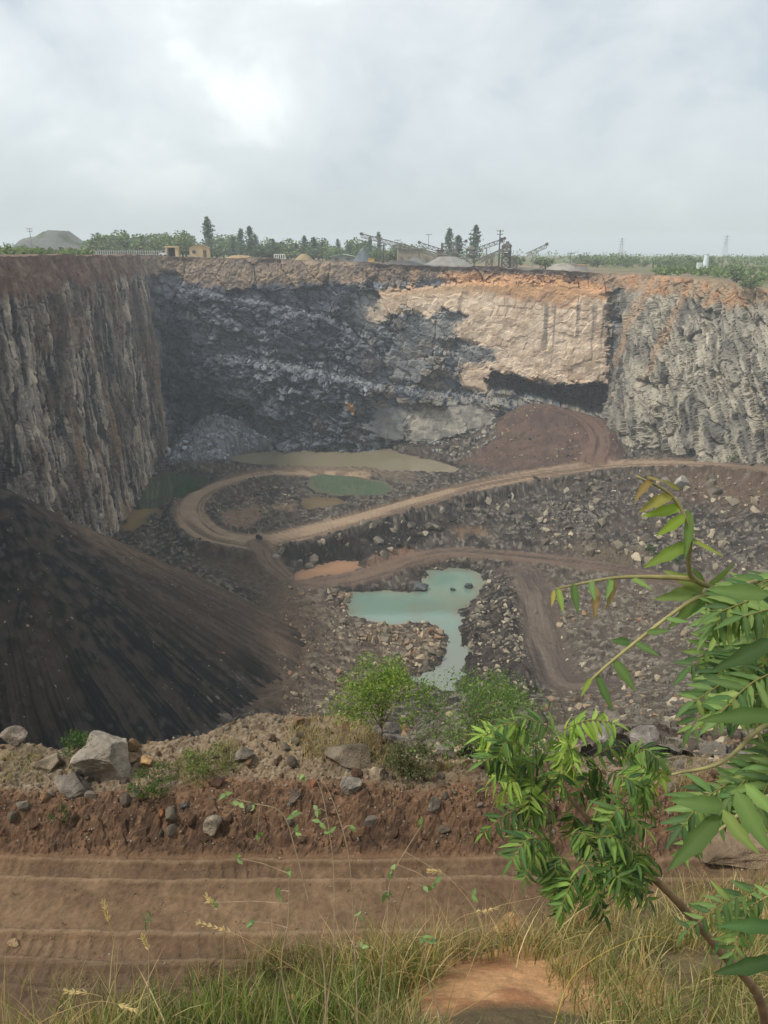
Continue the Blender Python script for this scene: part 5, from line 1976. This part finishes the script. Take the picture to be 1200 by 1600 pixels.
# explicit leaves seen against the pit
EX = [((1078, 850), (1010, 880), 1.3, .3, YOUNG[1]), ((1076, 842), (1130, 870), 1.3, .26, YOUNG[0]), ((1072, 805), (1030, 835), 1.29, .34, (140, 164, 66)), ((1066, 790), (1012, 812), 1.29, .3, (138, 158, 62)), ((1052, 775), (1000, 790), 1.28, .34, YOUNG[2]),
      ((1062, 765), (1040, 757), 1.28, .3, YOUNG[2]), ((1075, 795), (1082, 870), 1.3, .26, (98, 122, 58)), ((1020, 750), (988, 775), 1.27, .3, (138, 122, 74)), ((1010, 745), (1036, 752), 1.27, .3, (140, 124, 72)),
      ((955, 903), (952, 935), 1.34, .36, GR2[2]), ((925, 905), (924, 937), 1.34, .36, GR2[0]), ((897, 910), (897, 955), 1.34, .34, GR2[0]), ((872, 918), (880, 955), 1.34, .3, (120, 140, 66)), ((866, 922), (862, 945), 1.34, .3, (150, 140, 70)),
      ((985, 903), (1020, 915), 1.34, .3, GR2[2]), ((962, 905), (950, 950), 1.36, .3, (134, 116, 74)), ((930, 915), (935, 965), 1.37, .3, (130, 108, 70)),
      ((990, 1003), (1030, 1022), 1.29, .36, GR2[0]), ((958, 1030), (995, 1075), 1.27, .36, GR2[0]), ((932, 1052), (952, 1112), 1.26, .32, GR2[1]), ((985, 1005), (958, 1000), 1.29, .4, GR2[1]), ((925, 1060), (905, 1082), 1.25, .28, YOUNG[1]), ((1010, 988), (1045, 985), 1.3, .36, GR2[1]), ((1040, 965), (1075, 975), 1.3, .3, GR2[2]),
      ((1100, 920), (1042, 898), 1.37, .32, GR2[4]), ((1098, 922), (1030, 938), 1.37, .32, GR2[4]), ((1096, 925), (1055, 985), 1.37, .3, GR2[2]), ((1105, 915), (1148, 885), 1.38, .3, GR2[4]), ((1104, 922), (1150, 930), 1.38, .32, GR2[2]), ((1108, 930), (1060, 968), 1.4, .3, GR2[0]), ((1100, 916), (1085, 888), 1.37, .3, GR2[0])]
for (a, b, d, wr_, c) in EX:
    p0, p1 = np.array(pxp([(a[0], a[1], d)])[0]), np.array(pxp([(b[0], b[1], d-.02)])[0])
    L_ = np.linalg.norm(p1-p0)
    leaflet(lf, p0, p1-p0, np.array([.15+.3*r.normal(), -.8, .5]), L_*1.05, L_*wr_, c, .12, .14, .12*r.normal(), .1)
# the leafy mass at the right edge
for k in range(50):
    low = k >= 43
    if low:
        px, py = 1160+130*r.random(), 1360+300*r.random()
    else:
        px, py = 1120+150*r.random()**.8, 880+370*r.random()
    d = (1.7 if low else 1.2)+.6*r.random()
    ang = math.pi*(.55+.75*r.random())
    Lp = 95+50*r.random()
    dx_, dy_ = math.cos(ang)*Lp, abs(math.sin(ang))*Lp*.6+20
    path = pxp([(px, py, d), (px+dx_*.5, py+dy_*.35, d-.03), (px+dx_, py+dy_, d-.05)])
    pm_ = proj(np.array(path[-1]))
    if pm_[0] < 1075 and pm_[1] < 1250:
        continue
    compound(lf, st_, path, .052, .0155, 9, r, GR2, (0, -.6, .8), .5, False)
# big leaves hanging close to the lens at the right
for (a, b, d, wr_, c) in [((1150, 1235), (1200, 1330), .72, .4, GR2[2]), ((1130, 1265), (1170, 1340), .72, .36, GR2[4]), ((1125, 1275), (1050, 1350), .74, .34, GR2[0]), ((1130, 1262), (1065, 1250), .74, .36, GR2[0]), ((1165, 1225), (1215, 1275), .7, .4, GR2[2]),
                          ((1200, 930), (1120, 925), .8, .3, GR2[2]), ((1210, 1000), (1130, 1050), .8, .3, GR2[3]), ((1215, 1120), (1110, 1110), .82, .25, GR2[1]), ((1210, 1500), (1130, 1520), .8, .3, GR2[3]), ((1210, 1450), (1140, 1440), .85, .3, GR2[1])]:
    p0, p1 = np.array(pxp([(a[0], a[1], d)])[0]), np.array(pxp([(b[0], b[1], d-.02)])[0])
    L_ = np.linalg.norm(p1-p0)
    leaflet(lf, p0, p1-p0, np.array([.2*r.normal(), -.8, .5]), L_*1.05, L_*wr_, c, .2, .14, .2*r.normal(), .1)
for k in range(34):
    b_ = trunk[int(len(trunk)*(.45+.55*k/34.))-1]
    a_ = r.random()*6.28
    dv_ = np.array([math.cos(a_), math.sin(a_), .25])*(.18+.12*r.random())
    tip_ = b_+dv_*1.6-np.array([0, 0, .06])
    if proj(tip_)[0] < 1230 and tip_[1] > .3:
        continue
    compound(lf, st_, [b_, b_+dv_*.8+np.array([0, 0, .03]), tip_], .055, .016, 9, r, GR2, (0, 0, 1), .5, False)
nbuild(lf, 'foliage', M_LEAF, True)
tag(neem, 'green neem tree with toothed leaflets hanging into the picture at the right', 'tree')

# ---- neem sapling: leafy clump in the middle right on a bare slanting stem
sap = empty('neem_sapling', tuple(pxp([(1190, 1570, 2.6)])[0]))
SO_ = np.array(sap.location)
tk = MB()
P = smooth_path(np.array([tuple(SO_+np.array([.12, .05, -.5])), tuple(SO_)]+[tuple(q) for q in pxp([(1120, 1480, 2.45), (1050, 1400, 2.3), (990, 1345, 2.2), (930, 1290, 2.12), (880, 1235, 2.08), (850, 1190, 2.05)])]), 6)
tk.tube(P, np.linspace(.018, .003, len(P)), 8, A(136, 112, 84))
tk.V = [v-SO_ for v in tk.V]
tk.build('stem', M_BARK, sap, (0, 0, 0), True)
lf = st_ = MB()
r = np.random.default_rng(88)
GR3 = [(88, 116, 56), (74, 102, 50), (102, 130, 60), (60, 86, 44), (118, 142, 66)]
GTOP = [(138, 162, 72), (122, 150, 64), (150, 170, 86)]
LOBES = [(825, 1185), (880, 1175), (945, 1195), (985, 1215), (850, 1245), (915, 1260), (965, 1285), (870, 1310), (930, 1330), (900, 1375), (950, 1360), (835, 1215)]
for k in range(86):
    a = r.random()
    lo_ = LOBES[k % len(LOBES)]
    f = np.array(lo_) + r.normal(size=2)*np.array([30, 26])
    px, py = np.clip(f[0], 800, 985), np.clip(f[1], 1150, 1370)
    d = 1.95+.35*r.random()
    out_ = np.array([px-885, (py-1250)*.5])
    out_ = out_/(np.linalg.norm(out_)+1e-6)
    out_ = out_*.8 + r.normal(size=2)*.5
    Lp = 50+38*r.random()
    tipx, tipy = px+out_[0]*Lp, py+out_[1]*Lp*.5+28*r.random()+6
    if tipx > 1035 or tipx < 745 or tipy > 1440:
        continue
    path = pxp([(px, py, d), ((px+tipx)/2, (py+tipy)/2-14, d-.05), (tipx, tipy, d-.1+.15*r.random())])
    compound(lf, st_, path, .054, .0135, 9, r, GTOP if (py < 1225 and px < 910 and r.random() < .6) else GR3, (0, -.4, .9), .38, False, True, .0018)
for (a, b) in [((1010, 1180), (1035, 1215)), ((1000, 1190), (1005, 1250)), ((880, 1140), (960, 1130)), ((790, 1165), (752, 1150)), ((1000, 1330), (1010, 1375)), ((900, 1370), (945, 1430)), ((870, 1360), (880, 1420))]:
    path = pxp([(a[0], a[1], 2.1), ((a[0]+b[0])/2, (a[1]+b[1])/2-10, 2.07), (b[0], b[1], 2.05)])
    compound(lf, st_, path, .055, .014, 9, r, GTOP if a[1] < 1200 else GR3, (0, -.4, .9), .5, False, True, .0018)
lf.V = [v-SO_ for v in lf.V]
lf.build('foliage', M_LEAF, sap, (0, 0, 0), True)
tag(sap, 'bushy neem sapling in the middle right, dense green clump on a bare slanting stem', 'sapling')


def on_fore(px, py):
    d = ray(px, py)
    ts = np.linspace(3.2, 19, 2400)
    zz = fg_z(d[0]*ts, d[1]*ts)
    return d*ts[np.argmax(d[2]*ts < zz)]


# ---- saplings on the berm edge
def shrub(px, py, wpx, hpx, label, cols_, seed, n=2600, leaf=.028, trunk_h=.3, name='sapling', nst=5, lumps=16, cat='sapling', p=None):
    p = on_fore(px, py) if p is None else np.asarray(p, float)
    k = (p[1]*CP-p[2]*SP)/F
    W_, H_ = wpx*k, hpx*k/.9
    r = np.random.default_rng(seed)
    e_ = empty(name, tuple(p))
    cl = []
    t = MB()
    t.tube([(0, 0, -.03), (.01, 0, H_*trunk_h*.6), (0, .01, H_*max(trunk_h, .15))], [.013, .01, .008], 6, A(112, 92, 70))
    for i in range(lumps):
        a, q = r.random()*6.28, r.random()**.55
        zf_ = trunk_h+(1-trunk_h)*(.15+.8*r.random()*(1-.35*q))
        c = np.array([np.cos(a)*q*W_*.42, np.sin(a)*q*W_*.42, H_*zf_])
        t.tube([(0, .005, H_*max(trunk_h, .05)*(.6+.4*r.random())), (c[0]*.4, c[1]*.4, H_*trunk_h+(c[2]-H_*trunk_h)*.55), tuple(c*np.array([.8, .8, .92])), tuple(c)], [.006, .0045, .003, .0015], 5, A(112, 92, 70))
        m = n//lumps
        q3 = r.normal(size=(m, 3))
        q3 /= np.linalg.norm(q3, axis=1)[:, None]
        cl.append(c+q3*(r.random((m, 1))**.5)*np.array([W_*.2, W_*.2, H_*.14])*(.6+.7*r.random()))
    t.build('stem', M_BARK, e_)
    f = MB()
    pts_ = np.concatenate(cl)
    leaf_cloud(f, pts_, len(pts_), leaf, cols_, r)
    f.build('foliage', M_LEAF, e_)
    tag(e_, label, cat)


shrub(596, 1178, 150, 152, 'yellow-green feathery sapling on the edge of the berm in the middle', [(124, 148, 58), (140, 160, 66), (98, 126, 52), (84, 112, 50)], 1, 6500, .019, .42, lumps=30)
shrub(745, 1196, 200, 140, 'darker spreading sapling on the berm edge, right of the yellow-green one', [(96, 124, 62), (108, 136, 68), (82, 110, 58), (122, 144, 76)], 2, 8000, .02, .25, lumps=34)
shrub(640, 1216, 100, 62, 'low grey-green twiggy bush on the berm below the two saplings', [(116, 118, 84), (100, 106, 74), (88, 98, 66), (136, 132, 98)], 3, 2200, .02, .05, 'bush', lumps=18, cat='bush')
shrub(130, 1196, 75, 52, 'small dark green bush behind the large pale boulder', [(74, 100, 52), (86, 112, 56), (62, 88, 46)], 4, 1300, .02, .05, 'bush', lumps=12, cat='bush')
shrub(240, 1238, 80, 44, 'green weedy bush at the right foot of the large boulder', [(84, 104, 54), (96, 114, 58), (72, 92, 48)], 5, 1100, .018, .02, 'bush', lumps=14, cat='bush')
shrub(325, 1206, 90, 40, 'pale green grassy tuft on the berm right of the boulders', [(116, 128, 74), (132, 138, 86), (100, 112, 66)], 6, 1100, .018, .02, 'bush', lumps=14, cat='bush')
shrub(95, 1285, 34, 34, 'tiny dark bush on the red bank below the low boulder', [(70, 88, 50), (80, 98, 54)], 7, 380, .014, .02, 'bush', lumps=8, cat='bush')
pp_ = at_z(1018, 868, -48.6)
shrub(0, 0, 26, 18, 'small green bush on the right rubble slope, left of the pair', [(78, 98, 58), (90, 110, 64)], 8, 500, .16, .05, 'bush', lumps=9, cat='bush', p=pp_)
pp_ = at_z(1062, 882, -48.3)
shrub(0, 0, 34, 26, 'small green bush on the right rubble slope, right of the pair', [(70, 92, 54), (84, 104, 60)], 9, 600, .16, .05, 'bush', lumps=10, cat='bush', p=pp_)
pp_ = at_z(1155, 722, -41.3)
shrub(0, 0, 46, 16, 'patch of low bushes at the foot of the right cliff', [(84, 104, 62), (96, 114, 66)], 10, 700, .2, .05, 'bush', lumps=12, cat='bush', p=pp_)


# ---- grass
def blades(mb_, X, Y, Z, Ln, r, cols_, wd=.004, lean=.5, segs=4, head=0.0):
    n = len(X)
    a = r.random(n)*6.28
    ln_ = lean*(.3+1.1*r.random(n))
    t = np.linspace(0, 1, segs+1)
    hx_, hy_ = np.cos(a), np.sin(a)
    hz_ = np.outer(Ln, t)*(1-.35*np.outer(ln_, t))
    ho_ = np.outer(Ln*ln_, t**2)
    cx_ = X[:, None]+hx_[:, None]*ho_
    cy_ = Y[:, None]+hy_[:, None]*ho_
    cz_ = Z[:, None]+hz_
    b = r.random(n)*6.28
    wv = wd*(.6+.8*r.random(n))[:, None]*np.where(t < .5, 1, 1.0-(t-.5)*1.9)[None]
    ox, oy = np.cos(b)[:, None]*wv, np.sin(b)[:, None]*wv
    V_ = np.stack([np.stack([cx_-ox, cy_-oy, cz_], -1), np.stack([cx_+ox, cy_+oy, cz_], -1)], 2)   # n, s+1, 2, 3
    V_ = V_.reshape(-1, 3)
    m = 2*(segs+1)
    b0 = (np.arange(n)*m)[:, None]
    Q = np.concatenate([np.concatenate([b0+2*i, b0+2*i+1, b0+2*i+3, b0+2*i+2], 1) for i in range(segs)])
    cc_ = np.array([A(*c) for c in cols_])[r.integers(len(cols_), size=n)]*(.75+.5*r.random((n, 1)))
    mb_.add(V_, Q, None, np.repeat(cc_, m, 0))
    return np.stack([cx_[:, -1], cy_[:, -1], cz_[:, -1]], -1)


r = np.random.default_rng(55)
g = MB()
GG = [(120, 126, 74), (106, 116, 64), (142, 142, 88), (92, 104, 58), (162, 152, 106), (170, 156, 112)]
DRY = [(186, 166, 116), (168, 146, 100), (150, 128, 88), (198, 180, 132), (136, 118, 80)]


GRN = [(104, 122, 58), (90, 110, 52), (120, 134, 70), (80, 98, 48)]


def slope_pts(n, poly):
    q = in_poly(poly, n, r)
    P = np.array([on_fore(a, b) for a, b in q])
    return P


def patch(poly, n, L0, L1, cols_, wd, lean, clump=0):
    P = slope_pts(n if not clump else max(n//clump, 3), poly)
    if clump:
        P = np.repeat(P, clump, 0)+r.normal(size=(len(P)*clump, 3))*np.array([.05, .05, 0])
    z = fg_z(P[:, 0], P[:, 1])
    blades(g, P[:, 0], P[:, 1], z-.01, L0+(L1-L0)*r.random(len(P)), r, cols_, wd, lean)


patch([(180, 1600), (300, 1530), (420, 1490), (560, 1480), (680, 1500), (690, 1540), (640, 1600), (560, 1660), (150, 1700)], 3300, .12, .38, GRN+GG, .0035, .45, 12)
patch([(380, 1520), (480, 1480), (700, 1470), (860, 1470), (880, 1500), (700, 1510), (640, 1560)], 1700, .2, .6, DRY+GG[:2], .0028, .6, 10)
patch([(820, 1500), (880, 1440), (1000, 1420), (1240, 1400), (1250, 1700), (860, 1700), (880, 1560)], 3800, .12, .34, GG+GG+DRY[:3], .0032, .55, 12)
patch([(860, 1420), (960, 1390), (1100, 1380), (1220, 1370), (1220, 1480), (900, 1500)], 1500, .15, .42, DRY+GG[:2], .0028, .6, 8)
def verge(x0, x1, y0, y1, n, L0, L1, cols_, wd):
    X = x0+(x1-x0)*r.random(n)
    Y = y0+(y1-y0)*r.random(n)
    m = fbm2(X*1.6, Y*1.6, 3, 505) > -.12
    X, Y = X[m], Y[m]
    blades(g, X, Y, fg_z(X, Y)-.01, L0+(L1-L0)*r.random(len(X))**1.5, r, cols_, wd, .6)


verge(-1.9, 1.6, 6.0, 7.0, 1100, .15, .75, DRY+GG[:2], .0032)
verge(-4.2, -1.8, 6.1, 6.75, 500, .1, .45, DRY+GG[:3], .0032)
verge(1.4, 4.5, 6.3, 7.4, 900, .15, .6, DRY+GG, .0034)
patch([(0, 1640), (150, 1590), (260, 1570), (260, 1700), (0, 1750)], 700, .2, .5, DRY+GG, .003, .55, 8)
patch([(560, 1620), (640, 1600), (660, 1700), (560, 1700)], 500, .15, .4, GG, .003, .5, 8)
tag(g.build('grass', M_GRASS), kind='stuff')
g = MB()
patch([(440, 1150), (500, 1120), (700, 1140), (740, 1200), (640, 1215), (480, 1190)], 2600, .1, .28, DRY+[(150, 146, 110), (132, 134, 96)], .003, .6, 10)
patch([(260, 1200), (370, 1160), (380, 1200), (300, 1235)], 900, .08, .2, GG, .003, .5, 10)
patch([(0, 1180), (70, 1170), (60, 1215), (0, 1225)], 300, .08, .18, DRY+GG, .003, .5, 10)
patch([(1020, 1190), (1220, 1180), (1220, 1300), (1050, 1290)], 900, .12, .35, DRY+GG, .003, .5, 10)
tag(g.build('dry_grass', M_GRASS), kind='stuff')


# ---- tall dry stalks with feathery heads
def stalk(pts, label, head=True, col_=(176, 152, 106), rad=.0022, grp=None):
    P = smooth_path(np.array(pxp(pts)), 8)
    o0 = P[0].copy()
    e_ = empty('dry_grass_stalk', tuple(o0))
    m = MB()
    m.tube(P-o0, np.linspace(rad, rad*.5, len(P)), 5, A(*col_))
    m.build('stem', M_GRASS, e_)
    if head:
        m = MB()
        rr = np.random.default_rng(int(pts[0][0]))
        L_ = len(P)
        for i in range(70):
            j = int(L_*.80+(L_*.2-1)*rr.random())
            p = P[j]-o0
            tg = P[min(j+1, L_-1)]-P[j-1]
            tg = tg/np.linalg.norm(tg)
            dv = tg*.9+rr.normal(size=3)*.3
            leaflet(m, p, dv, rr.normal(size=3), .03, .0035, (206, 186, 138), .1, 0, 0)
        m.build('seed_head', M_GRASS, e_)
    tag(e_, label, 'grass stalk', grp)


stalk([(620, 1640, 3.6), (560, 1580, 3.6), (470, 1520, 3.6), (380, 1465, 3.6), (305, 1440, 3.6)], 'long dry stalk leaning far left over the track')
stalk([(345, 1600, 3.4), (348, 1540, 3.4), (350, 1480, 3.4), (345, 1430, 3.4), (322, 1400, 3.4)], 'upright dry stalk with a pale head at left, against the track')
stalk([(245, 1620, 3.4), (250, 1570, 3.4), (243, 1510, 3.4), (222, 1462, 3.4)], 'short dry stalk left of the upright one')
stalk([(150, 1640, 3.3), (175, 1590, 3.3), (178, 1480, 3.3), (160, 1405, 3.3)], 'leftmost upright dry stalk, thin and bent at the tip')
stalk([(60, 1650, 3.3), (110, 1600, 3.3), (160, 1560, 3.3), (100, 1548, 3.3)], 'drooping pale grass plume at the lower left')
stalk([(30, 1650, 3.2), (60, 1600, 3.2), (150, 1565, 3.2), (215, 1580, 3.2)], 'bushy blond grass plume arching right in the lower left corner')
stalk([(560, 1640, 3.7), (640, 1560, 3.8), (760, 1470, 4.0), (842, 1420, 4.2)], 'long dry stalk leaning right below the leafy clump', False)
stalk([(700, 1600, 3.8), (740, 1500, 3.9), (752, 1440, 4.0), (700, 1370, 4.1), (670, 1360, 4.1)], 'arched blond stalk nodding left in the middle')
stalk([(640, 1640, 3.8), (660, 1520, 3.9), (710, 1440, 4.0), (780, 1418, 4.0)], 'arched blond stalk nodding right in the middle')
stalk([(860, 1620, 3.8), (900, 1520, 4.0), (1000, 1465, 4.2), (1060, 1470, 4.3)], 'yellow dry stalk bending right under the slanting stem', False, (206, 176, 96))
stalk([(620, 1600, 3.8), (610, 1480, 3.8), (640, 1370, 3.8), (670, 1300, 3.8)], 'tall bare reddish stalk left of the leafy clump', False, (132, 96, 72))
stalk([(990, 1420, 4.6), (1005, 1340, 4.6), (1010, 1260, 4.6), (1000, 1235, 4.6)], 'pale upright grass stalk right of the leafy clump', False, (190, 180, 128))
stalk([(690, 1600, 3.8), (800, 1520, 3.9), (760, 1430, 3.9), (845, 1400, 3.9)], 'thin wavy dry stalk over the track', False)


# ---- broad-leaved weeds on thin stems
def weed(stem, leaves, label, lsz=.05, cols_=((116, 138, 82), (102, 124, 72), (130, 148, 94)), sc_=(146, 126, 100), rad=.0042):
    P = smooth_path(np.array(pxp(stem)), 8)
    o0 = P[0].copy()
    e_ = empty('weed', tuple(o0))
    m = MB()
    m.tube(P-o0, np.linspace(rad, rad*.35, len(P)), 5, A(*sc_))
    rr = np.random.default_rng(int(stem[-1][0]*3+stem[-1][1]))
    lm = MB()
    for (a, b) in leaves:
        j = np.argmin(np.hypot(*(proj(P)-np.array([a, b])).T))
        dp_ = P[j][1]*CP-P[j][2]*SP
        q = np.array(pxp([(a, b, dp_)])[0])
        if np.linalg.norm(q-P[j]) > .01:
            m.tube(np.array([P[j], (P[j]+q)/2+np.array([0, 0, .01]), q])-o0, [.0026, .002, .0016], 4, A(*sc_))
        for k in range(3):
            dv = rr.normal(size=3)+np.array([0, -.2, -.1])
            leaflet(lm, q-o0, dv, np.array([0, -.5, .8])+rr.normal(size=3)*.4, lsz*(.5+.5*rr.random()), lsz*.45, cols_[int(rr.integers(len(cols_)))], .25, .12, 0, 0)
    m.build('stem', M_BARK, e_)
    lm.build('foliage', M_LEAF, e_, (0, 0, 0), True)
    tag(e_, label, 'weed')


weed([(560, 1640, 3.5), (555, 1500, 3.5), (545, 1340, 3.5), (515, 1240, 3.5), (478, 1180, 3.5)], [(548, 1290), (560, 1430), (565, 1480)], 'tallest thin bare weed stem leaning left, reaching the berm', .05)
weed([(510, 1640, 3.4), (505, 1500, 3.4), (480, 1400, 3.4), (462, 1330, 3.4), (440, 1270, 3.4), (395, 1255, 3.4), (352, 1245, 3.4)], [(352, 1240), (375, 1255), (398, 1258), (458, 1275), (462, 1300), (402, 1305)], 'weed stem curving left with a tip of pale leaves before the red bank', .055)
weed([(500, 1640, 3.6), (520, 1500, 3.6), (522, 1380, 3.6), (516, 1310, 3.6), (500, 1230, 3.6), (474, 1200, 3.6)], [(474, 1210), (495, 1265), (500, 1285), (515, 1300)], 'upright weed with paired pale leaves in the middle', .055)
weed([(470, 1640, 3.3), (440, 1520, 3.3), (450, 1440, 3.3), (452, 1365, 3.3)], [(452, 1360), (432, 1395), (398, 1440), (335, 1410), (372, 1340)], 'weed with grey-green leaves low over the track, left of the middle', .05, ((108, 128, 84), (128, 146, 96)))
weed([(590, 1640, 3.5), (592, 1560, 3.5), (605, 1440, 3.5), (612, 1370, 3.5), (658, 1290, 3.5)], [(612, 1360), (600, 1395), (655, 1288), (680, 1380), (662, 1385), (738, 1398)], 'branching weed with fresh leaf tufts right of the middle', .06)
weed([(230, 1620, 3.3), (232, 1540, 3.3), (234, 1430, 3.3)], [(234, 1432), (228, 1440)], 'single short weed with a dark leaf at left on the track', .04, ((92, 110, 70), (84, 100, 64)))
weed([(700, 1620, 3.6), (672, 1540, 3.6), (660, 1470, 3.6)], [(660, 1465), (675, 1475)], 'small leafy weed in the dry grass, right of the middle', .06)

# ------------------------------------------------------------------ haze
hz = MB()
hz.box((0, 560, -11), (2900, 2900, 96))
mh = bpy.data.materials.new('haze')
mh.use_nodes = True
t = mh.node_tree
t.nodes.clear()
o_ = t.nodes.new('ShaderNodeOutputMaterial')
pv = t.nodes.new('ShaderNodeVolumePrincipled')
pv.inputs['Color'].default_value = (.86, .93, 1.0, 1)
pv.inputs['Density'].default_value = .0006
pv.inputs['Anisotropy'].default_value = .1
t.links.new(pv.outputs[0], o_.inputs['Volume'])
mh.cycles.volume_sampling = 'DISTANCE'
mh.cycles.homogeneous_volume = True
ho = hz.build('haze', mh)
tag(ho, kind='stuff')
